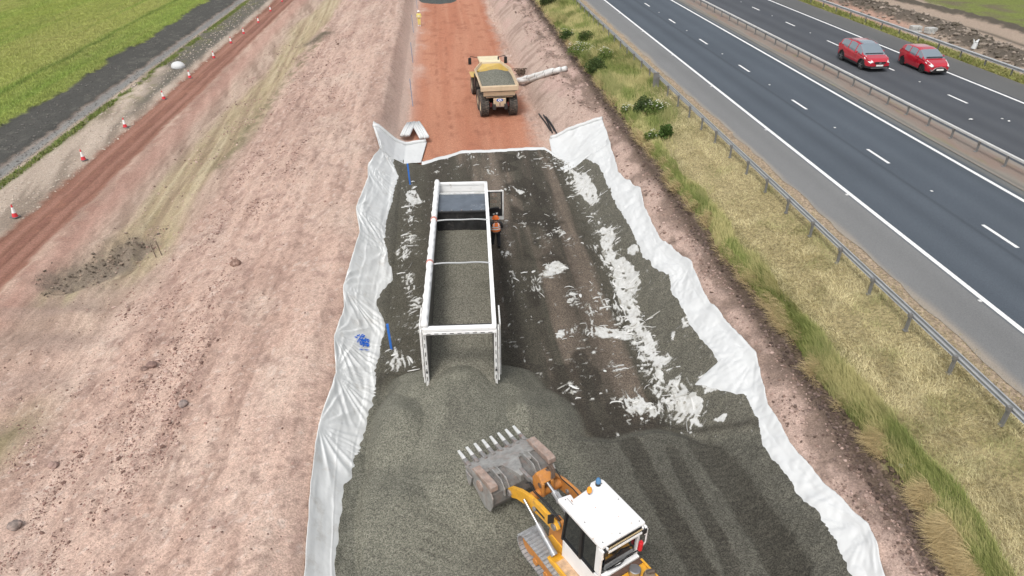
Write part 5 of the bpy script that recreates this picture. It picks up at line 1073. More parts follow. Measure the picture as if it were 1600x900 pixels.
def cmix(a, b, t): return np.array(a)[None] * (1 - t[:, None]) + np.array(b)[None] * t[:, None]
edge_n = lambda s: 11.60 - .30 * fbm(s * .55, s * 0, 3, 5)
# dry mown verge
n, s = scatter(12.0, 15.0, 8, 46, 2600); k = fbm(n * 1.3, s * 1.0, 701, 3); keepm = (RNG.random(len(n)) < .65 + .6 * k) & ((s < 36) | (n > 13.4)); n, s, k = n[keepm], s[keepm], k[keepm]; sc = .8 + s * .014
c = cmix((.80, .71, .43), (.30, .26, .13), RNG.random(len(n))); gg = sstep(.05, .5, fbm(n * .9, s * .6, 702, 3)); c = c * (1 - .55 * gg[:, None]) + np.array([.24, .26, .08]) * .55 * gg[:, None]
row = .5 + .5 * np.sin(n * 6 + .7 * fbm(s * .3, n * 0, 703, 2)); c = c * (.88 + .22 * row)[:, None]
blades('dry_grass', n, s, (.10 + .13 * RNG.random(len(n))) * (1 + .6 * k), .010 * sc, .5 + .48 * RNG.random(len(n)), 2.4 + 5 * fbm(n * 1.2, s * 1.2, 704, 3) + RNG.normal(0, 1.0, len(n)), c, M_blade, label='short dry straw-yellow grass on the verge below the crash barrier', cat='grass')
# tall green band along the turf edge and the whole verge farther away
n1, s1 = scatter(0, .82, 8, 60, 3000); n1 = edge_n(s1) + n1 * (.9 + .25 * fbm(s1 * .4, s1 * 0, 705, 2)); n2, s2 = scatter(11.7, 15.0, 33, 125, 2400, 1.35)
kp = RNG.random(len(n2)) < sstep(33, 41, s2 + (12.3 - n2) * 4 + 3 * fbm(n2, s2 * .3, 706, 2)); n2, s2 = n2[kp], s2[kp]
n = np.concatenate([n1, n2]); s = np.concatenate([s1, s2]); k = fbm(n * .9, s * .45, 707, 4); r_ = RNG.random(len(n)); sc = .8 + s * .016
c = cmix((.095, .15, .03), (.28, .30, .10), r_); dryk = sstep(-.15, .4, fbm(n * 1.1, s * .5, 708, 4) + .6 * (r_ - .5)); c = c * (1 - .75 * dryk[:, None]) + np.array([.48, .42, .20]) * .75 * dryk[:, None]
c = c * (1 - .45 * sstep(.1, .5, k)[:, None]) + np.array([.065, .11, .02]) * .45 * sstep(.1, .5, k)[:, None]
blades('long_grass', n, s, (.26 + .26 * r_) * (1 + .7 * k), .014 * sc, .25 + .45 * RNG.random(len(n)), 2.2 + 1.8 * fbm(n * .5, s * .3, 709, 3) + RNG.normal(0, .5, len(n)), c, M_blade, label='long green grass growing along the cut turf edge above the brown slope', cat='grass')
# straw tufts hanging over the cut edge
n, s = scatter(0, .42, 8, 100, 4200); n = edge_n(s) - .06 + n; k = fbm(s * 1.7, s * 0, 711, 3); kp = RNG.random(len(n)) < .35 + 1.2 * k; n, s, k = n[kp], s[kp], k[kp]
c = cmix((.70, .56, .31), (.36, .28, .14), RNG.random(len(n)))
blades('overhanging_grass', n, s, (.22 + .28 * RNG.random(len(n))) * (1 + .9 * k), .013 * (.8 + s * .016), .75 + .24 * RNG.random(len(n)), np.pi + RNG.normal(0, .55, len(n)), c, M_blade, label='straw-coloured tufts hanging over the dark cut edge of the turf', cat='grass')
# thin strip between barrier and tarmac, far verge, drain side
n, s = scatter(14.9, 15.95, 8, 100, 420); c = cmix((.40, .32, .18), (.22, .21, .08), RNG.random(len(n)))
kk = RNG.random(len(n)) < sstep(15.95, 15.2, n); n, s, c = n[kk], s[kk], c[kk]
blades('barrier_grass', n, s, .08 + .1 * RNG.random(len(n)), .014 * (.8 + s * .016), .6 + .3 * RNG.random(len(n)), RNG.uniform(0, 6.28, len(n)), c, M_blade, label='thin dry grass between the silver barrier and the hard shoulder', cat='grass')
n, s = scatter(39.3, 41.5, 30, 120, 420, 1.0, 30); k = fbm(n, s * .5, 715, 3); kp = RNG.random(len(n)) < .6 + k; n, s, k = n[kp], s[kp], k[kp]; c = cmix((.15, .19, .04), (.32, .29, .12), np.clip(RNG.random(len(n)) * .8 + k * .5, 0, 1))
blades('far_verge_grass', n, s, .16 + .2 * RNG.random(len(n)), .045, .5 + .3 * RNG.random(len(n)), RNG.uniform(0, 6.28, len(n)), c, M_blade, label='green and straw grass under the far crash barrier', cat='grass')
n, s = scatter(-66, -31.6, 45, 135, 240, .6, 45); w_ = -31.9 + .55 * fbm(n * .5, s * .25, 101, 4); kp = n < w_; n, s = n[kp], s[kp]; k = fbm(n * .35, s * .12, 716, 4); r_ = RNG.random(len(n))
c = ground_colour(n, s) * (1.0 + .6 * r_)[:, None]
blades('field_grass', n, s, .12 + .14 * r_, .018 + .012 * r_, .4 + .3 * r_, RNG.uniform(0, 6.28, len(n)), c, M_blade, label='bright green meadow grass beyond the black topsoil strip', cat='grass')
n, s = scatter(-27.1, -26.4, 38, 120, 160, .8, 38); k = fbm(n * .5, s * .25, 101, 4) + .4 * fbm(n * 2.2, s * 1.6, 102, 4); kp = k > -.1; n, s = n[kp] - .0, s[kp]; c = cmix((.10, .16, .03), (.21, .22, .07), RNG.random(len(n)))
blades('drain_grass', n, s, .14 + .16 * RNG.random(len(n)), .05, .5 + .3 * RNG.random(len(n)), RNG.uniform(0, 6.28, len(n)), c, M_blade, label='narrow green grass line beside the grey stone drain', cat='grass')

# loose stones and clods: one scatter per kind of ground
ico = bmesh.new(); bmesh.ops.create_icosphere(ico, subdivisions=1, radius=1); IV = np.array([v.co[:] for v in ico.verts]); IF = np.array([[v.index for v in f.verts] for f in ico.faces]); ico.free()
def stones(name, n, s, r, c, label, cat, hf=H, sink=.25, flat_=.65):
    N_ = len(n); z = hf(n, s); k = len(IV); jit = RNG.uniform(.62, 1.3, (N_, k, 1)); ax3 = RNG.uniform(.65, 1.25, (N_, 1, 3)); ax3[:, :, 2] *= flat_
    a = RNG.uniform(0, 6.28, N_); ca, sa = np.cos(a), np.sin(a); P = IV[None] * jit * ax3 * r[:, None, None]
    X = P[..., 0] * ca[:, None] - P[..., 1] * sa[:, None] + n[:, None]; Y = P[..., 0] * sa[:, None] + P[..., 1] * ca[:, None] + s[:, None]; Z = P[..., 2] + (z + r * (flat_ - sink) * .6)[:, None]
    Fs = (IF[None] + (np.arange(N_) * k)[:, None, None]).reshape(-1, 3); cc = np.repeat(c, k, 0)
    o = npmesh(name, np.stack([X, Y, Z], -1).reshape(-1, 3), Fs, M_stone, None, cc, smooth=False); return tag(o, label, cat, kind='stuff')
M_stone = mat('stone', (1, 1, 1), rough=.9, var=.22, vscale=14, attr=True, spec=.25, bump=.4, bscale=40)
def lines(n, s, cs, w): return sum(gauss(n - c0 - .5 * fbm(s * .25, s * 0 + c0, 720, 3), w) for c0 in cs)
n, s = scatter(-18, -4.9, 8, 80, 420, 1.3); d = .05 + 1.0 * lines(n, s, (-9.4, -12.1, -10.6), .3) * sstep(-.3, .3, fbm(s * .35, n * .4, 721, 3)) + .5 * sstep(.15, .5, fbm(n * .7, s * .35, 722, 3)) * (n < -8.5)
d = d * np.where(n > -7, .45, 1); kp = RNG.random(len(n)) < d; n, s = n[kp], s[kp]; r = (.014 + .03 * RNG.random(len(n)) ** 2.5) * (.75 + s * .014) * (1 + .8 * (RNG.random(len(n)) < .06))
r_ = RNG.random(len(n)); c = cmix((.30, .185, .15), (.56, .42, .36), r_ ** 1.6); dk = RNG.random(len(n)) < .3; c[dk] = np.array([.17, .105, .085])
stones('bank_stones', n, s, r, c, 'small stones and clods scattered in lines over the pink bank', 'stones')
n, s = scatter(8.9, 11.55, 8, 110, 380, 1.3); d = .12 + .55 * sstep(.0, .4, fbm(n * .9, s * .6, 725, 3)) + .8 * gauss(n - 11.2, .25); kp = (RNG.random(len(n)) < d) & ((n > nRo(s) + .15) | (s > 46)); n, s = n[kp], s[kp]
r = (.016 + .06 * RNG.random(len(n)) ** 3) * (.75 + s * .012); r_ = RNG.random(len(n)); c = cmix((.22, .15, .12), (.50, .37, .32), r_ ** 1.5); c[n > 11.05] *= .45; c[RNG.random(len(n)) < .35] *= .5
stones('slope_stones', n, s, r, c, 'stones and dark clods on the brown slope under the turf edge', 'stones')
n = RNG.uniform(41.6, 50, 9000); s = RNG.uniform(44, 95, 9000); sp = gauss(segdist(n, s, [(43.6, 84), (45.5, 70), (46.0, 62), (44.9, 56), (44.0, 48)]), 1.6); kp = RNG.random(9000) < sp * .55; n, s = n[kp], s[kp]
r_ = RNG.random(len(n)); c = cmix((.10, .085, .065), (.36, .30, .25), r_ ** 2)
stones('rubble', n, s, .06 + .22 * RNG.random(len(n)) ** 3, c, 'dark broken rubble heaped beyond the far crash barrier', 'rubble')
n, s = scatter(-31.5, -22.9, 36, 110, 12, .9, 36); r_ = RNG.random(len(n)); c = cmix((.07, .066, .06), (.18, .17, .155), r_ ** 3); c[(n > -26.5)] = cmix((.30, .24, .19), (.5, .43, .36), r_[n > -26.5])
stones('drain_stones', n, s, .03 + .06 * r_ ** 3, c, 'small grey stones in and beside the topsoil drain', 'stones')
n = RNG.uniform(-21, -14.5, 7000); s = RNG.uniform(26, 36, 7000); d = gauss(segdist(n, s, [(-18.4, 29.2), (-17.3, 31.2), (-16.4, 33.5)]) + .3 * fbm(n, s, 726, 3), .8); kp = RNG.random(7000) < d * .45; n, s = n[kp], s[kp]; c = cmix((.10, .08, .06), (.34, .26, .20), RNG.random(len(n)) ** 2)
stones('hollow_clods', n, s, .02 + .08 * RNG.random(len(n)) ** 3, c, 'dark clods lying in the shallow hollow beside the haul road', 'soil')
# ragged sod clods along the cut
n, s = scatter(0, .22, 8, 110, 330, 1.2); n = edge_n(s) - .20 + n * 1.0; c = cmix((.06, .045, .03), (.15, .11, .075), RNG.random(len(n)))
stones('sod_clods', n, s, (.035 + .07 * RNG.random(len(n)) ** 2) * (.8 + s * .01), c, 'dark brown broken sods at the cut edge of the turf', 'soil', sink=.2)
# thin torn shreds of fabric standing out of the gravel
SV = []; SF = []; SC = []
for n_, s_, rn, rs_, k, L, dr_ in dens:
    sc = .8 + .012 * s_; fan = lrng.normal(.9 if dr_ is None else (.15 if dr_ == 'x' else 1.6), .35)
    for _ in range(int(k * .22)):
        a = n_ + lrng.normal(0, .55) * rn; b = s_ + lrng.normal(0, .55) * rs_ * sc
        if not (nLi(b) + .15 < a < nRi(b) - .15 and b < sEnd(a) - .1) or fill(a, b) > .3: continue
        th = fan + lrng.normal(0, .38) + 1.2 * (a - n_) / max(rn, .1); ln_ = L * (.25 + .95 * lrng.random() ** 1.5) * sc; w = (.010 + .045 * lrng.random() ** 2) * (1 + .012 * s_); cv = lrng.normal(0, .22); i0 = len(SV)
        for j in range(5):
            t = j / 4; an_ = th + cv * (t - .5); x = a + (t - .5) * ln_ * math.cos(an_); y = b + (t - .5) * ln_ * math.sin(an_); ww = w * math.sin(math.pi * (.12 + .8 * t)); z = .14 + .03 * math.sin(math.pi * t) + .02 * lrng.random()
            hz_ = float(H(x, y)) + z
            SV += [(x - math.sin(an_) * ww, y + math.cos(an_) * ww, hz_ - .01), (x, y, hz_ + .014), (x + math.sin(an_) * ww, y - math.cos(an_) * ww, hz_ - .012)]
            if j: q_ = i0 + 3 * (j - 1); SF += [(q_, q_ + 1, q_ + 4, q_ + 3), (q_ + 1, q_ + 2, q_ + 5, q_ + 4)]
        t = lrng.random() ** 2; SC += [np.array((.62, .62, .60)) * (1 - t) + np.array((.28, .27, .23)) * t] * 15
tag(npmesh('fabric_shreds', np.array(SV), np.array(SF), mat('shred_cloth', (1, 1, 1), rough=.8, var=.1, attr=True, spec=.2), None, np.array(SC), smooth=False), 'thin torn shreds of white fabric sticking out of the driven gravel', 'fabric scraps', kind='stuff')
# white litter and specks on the asphalt and verge
for x, y, z_, L_, lab in ((1516, 187, 4.11, .22, 'white rag lying on the far carriageway behind the central barrier'), (1576, 190, 4.11, .14, 'small white scrap on the far carriageway, at the right of the white rag'), (1409, 728, 3.3, .16, 'white plastic scrap caught at the turf edge, the larger of two'), (1426, 727, 3.3, .11, None)):
    if lab is None: lab = 'smaller white plastic scrap caught in the grass at the turf edge'
    a = ray(x, y, .05) if z_ < 4 else (*flat(x, y, z_), z_); g = G(); P = []
    for k in range(9):
        t = k * 2 * math.pi / 9; q = L_ * (.5 + .5 * random.random()); P.append((q * math.cos(t), q * .55 * math.sin(t), .012 + .04 * random.random()))
    g.add(P + [(0, 0, .09)], [(k, (k + 1) % 9, 9) for k in range(9)]); tag(g.mk('litter', M_fabric, loc=(a[0], a[1], a[2] - .01 if z_ < 4 else z_)), lab, 'litter')

# boulders that stand out on the bank
def boulder(x, y, r, c, lab, sq=.7):
    q = ray(x, y, 0); bm = bmesh.new(); bmesh.ops.create_icosphere(bm, subdivisions=3, radius=r)
    for v in bm.verts:
        p = v.co; d = 1 + .35 * float(fbm(p.x / r * 1.3 + x, p.y / r * 1.3 + p.z / r * 1.1, 730, 3)) + .1 * float(fbm(p.x / r * 4, p.z / r * 4 + p.y / r, 731, 2)); v.co = Vector((p.x * d * 1.15, p.y * d, p.z * d * sq))
    me = bpy.data.meshes.new('boulder'); bm.to_mesh(me); bm.free(); me.materials.append(mat('boulder_%d' % x, c, rough=.9, var=.3, vscale=9, bump=.6, bscale=25, dirt=.3, dirtc=(.45, .33, .28), dscale=5).copy())
    o = bpy.data.objects.new('boulder', me); col.objects.link(o); o.location = (q[0], q[1], q[2] + r * .25); o.rotation_euler[2] = x; tag(o, lab, 'boulder')
boulder(24, 822, .17, (.20, .16, .14), 'rounded dark grey boulder lying alone at the lower left of the bank')
boulder(368, 413, .20, (.21, .13, .10), 'brown clump of rock standing alone on the upper part of the bank', .9)
boulder(236, 572, .17, (.19, .12, .10), 'larger of two dark brown rocks side by side in the middle of the bank')
boulder(226, 577, .11, (.17, .11, .09), 'smaller of two dark brown rocks side by side in the middle of the bank')
boulder(287, 632, .15, (.24, .19, .17), 'grey-brown rock among the line of clods halfway down the bank')
boulder(84, 728, .14, (.28, .19, .16), 'pinkish rock low on the left of the bank, above the dark boulder')
boulder(341, 184 + 0, .01, (.2, .2, .2), 'tiny stone beside the yellow clay track') if False else None

# bushes and flowering weeds on the verge
def plant(name, x, y, rx, ry, rz, nleaf, ca, cb, lab, cat, flowers=0, lsz=.07, ragged=.35, seed=0):
    q = ray(x, y, .0); rg = np.random.default_rng(900 + seed); root = empty(name, (q[0], q[1], q[2]), 0, label=lab, cat=cat)
    P = rg.normal(0, 1, (nleaf, 3)); P /= np.linalg.norm(P, axis=1, keepdims=True); P *= (rg.random((nleaf, 1)) ** .45); lob = 1 + ragged * fbm(P[:, 0] * 2.2 + seed, P[:, 1] * 2.2 + P[:, 2] * 1.7, 901 + seed, 3)
    P = P * lob[:, None] * np.array([rx, ry, rz]); P[:, 2] = np.abs(P[:, 2] + rz * .55); a = rg.normal(0, 1, (nleaf, 3)); a /= np.linalg.norm(a, axis=1, keepdims=True); b = np.cross(a, rg.normal(0, 1, (nleaf, 3))); b /= np.linalg.norm(b, axis=1, keepdims=True)
    sz = lsz * (.6 + .8 * rg.random((nleaf, 1))); V_ = np.stack([P - a * sz, P + b * sz * .45, P + a * sz, P - b * sz * .45], 1).reshape(-1, 3); Fq_ = np.arange(nleaf * 4).reshape(-1, 4)
    t = np.clip(rg.random(nleaf) * .8 + .3 * lob - .2, 0, 1); c = np.repeat(cmix(ca, cb, t), 4, 0); npmesh('foliage', V_, Fq_, M_blade, root, c, smooth=False)
    g = G()
    for k in range(9): t = k * 2.4; g.tube([(0, 0, -.1), (rx * .35 * math.cos(t), ry * .35 * math.sin(t), rz * .7), (rx * .6 * math.cos(t), ry * .6 * math.sin(t), rz * 1.25)], [.02, .012, .005], 5)
    g.mk('stem', mat('stem_brown', (.10, .08, .045), rough=.9, var=.2), root)
    if flowers:
        g = G()
        for k in range(flowers):
            t = rg.random() * 6.28; r = math.sqrt(rg.random()); g.dome((rx * 1.05 * r * math.cos(t), ry * 1.05 * r * math.sin(t), rz * (1.55 - .5 * r * r) + rg.random() * .15), .022 + .028 * rg.random(), 7, 2, .4)
        g.mk('flower', mat('flower_white', (.55, .56, .47), rough=.8, var=.1), root)
    return root
dk_, dk2 = (.03, .05, .016), (.08, .12, .035); gn1, gn2 = (.06, .105, .022), (.16, .205, .055)
plant('bush', 1006, 176, .75, .8, .62, 2600, dk_, dk2, 'dark green round bush on the verge, beside white flowers below the marker post', 'bush', seed=1)
plant('bush', 930, 112, .75, 1.0, .7, 2200, dk_, dk2, 'dark bush on the verge between two clumps of white flowers', 'bush', seed=2)
plant('bush', 886, 60, .7, .9, .5, 1300, dk_, gn1, 'low dark bush near the far end of the verge with pale flowers around', 'bush', 14, seed=3)
plant('bush', 858, 6, 1.3, 1.6, .9, 1500, (.03, .03, .015), dk2, 'brownish dark bush at the farthest visible end of the verge', 'bush', lsz=.12, seed=4)
plant('bush', 915, 62, .7, .9, .5, 1100, (.05, .06, .02), gn1, 'small olive bush on the verge, next to the largest clump of white flowers', 'bush', seed=5)
plant('flowering_weed', 906, 84, 1.15, 1.5, .5, 1500, gn1, gn2, 'largest clump of white flowers on the verge', 'wild flowers', 70, seed=6)
plant('flowering_weed', 945, 94, .6, .9, .6, 900, gn1, gn2, 'green plant with a few white flowers, just beside the dark middle bush', 'wild flowers', 26, seed=7)
plant('flowering_weed', 1026, 178, .75, .7, .5, 1300, gn1, gn2, 'leafy plant with white flowers touching the nearest dark round bush', 'wild flowers', 44, seed=8)
plant('flowering_weed', 980, 176, .45, .6, .3, 500, gn1, gn2, 'low white flowers left of the dark round bush, near the turf edge', 'wild flowers', 24, seed=9)
plant('bush', 1040, 214, .38, .45, .5, 900, (.04, .08, .015), gn1, 'small upright green tuft of weeds below the dark round bush', 'bush', lsz=.09, seed=10)
plant('flowering_weed', 1018, 218, .5, .55, .3, 700, gn1, gn2, 'low green plant with few white flowers beside the upright tuft', 'wild flowers', 14, seed=11)

# ------------------------------------------------------------------ SMALL THINGS
M_conered = mat('cone_red', (.62, .035, .045), rough=.55, var=.12); M_conew = mat('cone_white', (.80, .80, .78), rough=.5, var=.06); M_cbase = mat('cone_base', (.12, .12, .12), rough=.8, var=.2)
cone = empty('traffic_cone', cat='traffic cone', group='traffic cones along the haul road')
G().prism([(-.19, -.21), (.19, -.21), (.21, -.19), (.21, .19), (.19, .21), (-.19, .21), (-.21, .19), (-.21, -.19)], .0, .045, 'z').mk('base', M_cbase, cone, bevel=.01)
G().rev([(.155, .045), (.11, .28)], n=20).mk('cone_body', M_conered, cone, smooth=True); G().rev([(.112, .28), (.056, .62)], n=20).mk('sleeve', M_conew, cone, smooth=True); G().rev([(.056, .62), (.035, .77), (.02, .775), (.001, .775)], n=20).mk('tip', M_conered, cone, smooth=True)
ordn = ['nearest', 'second', 'third', 'fourth', 'fifth', 'sixth', 'seventh', 'eighth', 'ninth', 'tenth', 'eleventh']
for i, (x, y) in enumerate([(24, 339), (131, 250), (196, 199), (256.5, 155), (297, 122), (334.5, 91), (361, 68), (381, 53), (404, 36), (423, 18), (441, 3)]):
    o = cone if i == 0 else copy_tree(cone); q = ray(x, y, 0); o.location = (q[0], q[1], q[2] - .01); o.rotation_euler = (R(random.uniform(-3, 3)), R(random.uniform(-3, 3)), random.uniform(0, 1.5)); sc_ = .93; o.scale = (sc_, sc_, sc_)
    o['label'] = 'red and white traffic cone beside the haul road, %s counted from the near end' % ordn[i]
# level poles at the foot of the bank
M_bp = mat('blue_pole', (.03, .16, .55), rough=.5, var=.15, vscale=20); M_gp = mat('faded_blue_pole', (.22, .27, .36), rough=.6, var=.15, vscale=12)
for x, y, h, m, lab in ((641, 290, 1.55, M_bp, 'bright blue marker pole in the gravel near the far left corner of the bed'), (612, 548, 1.45, M_bp, 'bright blue marker pole in the gravel by the left fabric sheet'),
                        (645, 165, 2.3, M_gp, 'thin faded blue pole at the foot of the bank, nearest the folded fabric'), (645, 97, 2.0, M_gp, 'thin faded blue pole midway up the foot of the bank'),
                        (646, 50, 2.0, M_gp, 'thin faded blue pole beside the distant worker in yellow'), (652, 13, 2.1, M_gp, 'farthest thin faded blue pole at the foot of the bank')):
    q = ray(x, y, .05); g = G().box((0, 0, h / 2 - .1), (.09 if m is M_bp else .06, .05, h)); 
    for k in range(4): g.box((0, -.028, h * (.25 + .2 * k)), (.10 if m is M_bp else .07, .012, .05))
    tag(g.mk('marker_pole', m, loc=(q[0], q[1], q[2])), lab, 'marker pole').rotation_euler = (R(2), R(-2), 0)
for x, y, lab in ((244, 402, 'left one of two thin wooden stakes at the edge of the clay track'), (253, 399, 'right one of two thin wooden stakes at the edge of the clay track')):
    q = ray(x, y, 0); tag(G().box((0, 0, .32), (.035, .035, .85)).box((0, 0, .76), (.05, .05, .04)).mk('stake', mat('old_wood', (.16, .12, .09), rough=.8, var=.3), loc=(q[0], q[1], q[2])), lab, 'stake').rotation_euler = (0, R(-6), 0)
# white bag, brush pile, rolls, black pipes
q = ray(279, 106, 0); bm = bmesh.new(); bmesh.ops.create_uvsphere(bm, u_segments=24, v_segments=14, radius=1)
for v in bm.verts: p = v.co; d = 1 + .12 * float(fbm(p.x * 2, p.y * 2 + p.z, 740, 3)); v.co = Vector((p.x * .62 * d, p.y * .5 * d, max(p.z, -.3) * .46 * d))
me = bpy.data.meshes.new('white_sack'); bm.to_mesh(me); bm.free(); me.materials.append(M_sheetR); me.polygons.foreach_set('use_smooth', [True] * len(me.polygons)); o = bpy.data.objects.new('white_sack', me); col.objects.link(o); o.location = (q[0], q[1], q[2] + .12); tag(o, 'rounded white sack lying on dark soil beside the haul road', 'sack')
q = ray(816, 116, 0); g = G()
for k in range(60):
    t = random.uniform(0, 3.14); L_ = random.uniform(.15, .45); cx, cy, cz = random.gauss(0, .33), random.gauss(0, .3), .08 + abs(random.gauss(0, .16))
    g.tube([(cx - math.cos(t) * L_, cy - math.sin(t) * L_, max(.02, cz - .08)), (cx, cy, cz + .06), (cx + math.cos(t) * L_, cy + math.sin(t) * L_, max(.02, cz - .05))], random.uniform(.02, .05), 5)
tag(g.mk('brushwood', mat('dead_root', (.09, .06, .04), rough=.9, var=.4, vscale=8), loc=(q[0], q[1], q[2])), 'small dark pile of roots beside the red road near the dump truck', 'brushwood')
q0 = ray(812, 131, .15); q1 = ray(886, 109, .15)
for k, (o0, o1, lb) in enumerate(((-.42, -.55, 'white fabric roll lying across the slope, lowest of three'), (0, -.1, 'white fabric roll lying across the slope, middle of three'), (.40, .35, 'white fabric roll lying across the slope, uppermost of three'))):
    a = Vector((q0[0] + (.55 if k == 0 else 0 if k == 1 else -.1), q0[1] + o0, 0)); b = Vector((q1[0] - (.7 if k == 0 else 0.1 if k == 1 else 1.1), q1[1] + o1, 0)); pts = []
    for j in range(14):
        p = a.lerp(b, j / 13); p.z = float(H(a.x, a.y)) * (1 - j / 13) + float(H(b.x, b.y)) * j / 13 + .34 + .02 * math.sin(j * 2 + k); pts.append(p)
    r0 = G().tube(pts, [.21 + .012 * math.sin(j * 1.7 + k) for j in range(14)], 12).mk('fabric_roll', M_fabric, smooth=True, angle=0); tag(r0, lb, 'fabric roll', group='white fabric rolls on the slope')
    for j in range(2 + k, 13, 3):
        p = pts[j]; G().rev([(.222, -.02), (.232, 0), (.222, .02)], ax='x', n=14).mk('tie', M_black, r0, loc=p).rotation_euler = (0, 0, math.atan2(b.y - a.y, b.x - a.x))
for k, (x0, y0, x1, y1, lb) in enumerate(((842, 178, 860, 204, 'left end one of four thin black pipes above the white sheet'), (849, 180, 863, 208, 'second of four thin black pipes above the white sheet'), (853, 183, 866, 205, 'third of four thin black pipes above the white sheet'), (857, 188, 872, 214, 'right end one of four thin black pipes above the white sheet'))):
    a = ray(x0, y0, .06); b = ray(x1, y1, .06); pts = [Vector(a).lerp(Vector(b), t / 6) for t in range(7)]
    for p in pts: p.z = float(H(p.x, p.y)) + .06 + .015 * k
    tag(G().tube(pts, .055, 8).mk('black_pipe', M_black, smooth=True), lb, 'pipe', group='black pipes above the white sheet')
# concrete blocks and white bag beyond the far barrier
for k, (x, y, dx, lb) in enumerate(((1429, 49, 0, 'pale grey block stack beyond the far barrier, the left of two'), (1453, 52, 0, 'pale grey block stack beyond the far barrier, the right of two'))):
    q = ray(x, y, 0); g = G()
    for r_ in range(2):
        for c_ in range(3): g.box((c_ * .30 - .30 + .03 * random.random(), .08 * random.random(), .13 + r_ * .24), (.28, .6, .22), (0, 0, R(random.uniform(-3, 3))))
    g.box((.1, -.45, .06), (1.0, .2, .10)); tag(g.mk('concrete_blocks', mat('pale_concrete', (.42, .42, .40), rough=.9, var=.15, vscale=4), loc=(q[0], q[1], q[2]), bevel=.01), lb, 'concrete blocks').rotation_euler = (0, 0, R(-8 + 14 * k))
q = ray(1521, 76, 0); g = G().cyl((0, 0, 0), (.05, 0, .45), .22, .15, 10).cyl((.05, 0, .45), (.30, .1, .70), .14, .04, 8).cyl((.0, .1, .4), (-.1, .2, .72), .08, .02, 7); tag(g.mk('white_bag', M_sheetR, loc=(q[0], q[1], q[2]), smooth=True, bevel=.02), 'crumpled white bag at the foot of the rubble beyond the far barrier', 'bag')
# marker box on the near barrier
q = ray(1030, 133, 0); tag(G().box((0, 0, .45), (.34, .16, .95)).box((0, -.085, .62), (.28, .012, .42)).box((0, 0, .94), (.38, .2, .04)).mk('marker_box', M_post, loc=(14.45, q[1], float(H(14.4, q[1]))), bevel=.01), 'broad grey post standing against the near crash barrier', 'marker post')
# far grey heap and its shadowy machine at the end of the road
q = flat(682, 4, 0); hn = np.linspace(-3, 3, 50); hh = np.linspace(-2, 6, 60); A, B = np.meshgrid(hn, hh); z = 1.3 * np.exp(-((A / 1.6) ** 2 + ((B - 2) / 1.9) ** 2)) * (1 + .3 * fbm(A * 1.3, B * 1.3, 750, 3)) - .08
X = A + q[0] + .2; Y = B + q[1]; c = np.zeros(A.shape + (3,)); c[:] = (.075, .085, .08); Z_ = z + H(X, Y)
tag(npmesh('gravel_heap', np.stack([X, Y, Z_], -1).reshape(-1, 3), gridfaces(*A.shape), M_gravel, None, c.reshape(-1, 3)), 'dark green-grey gravel heap on the red road at the top of the picture', 'gravel heap', kind='stuff')

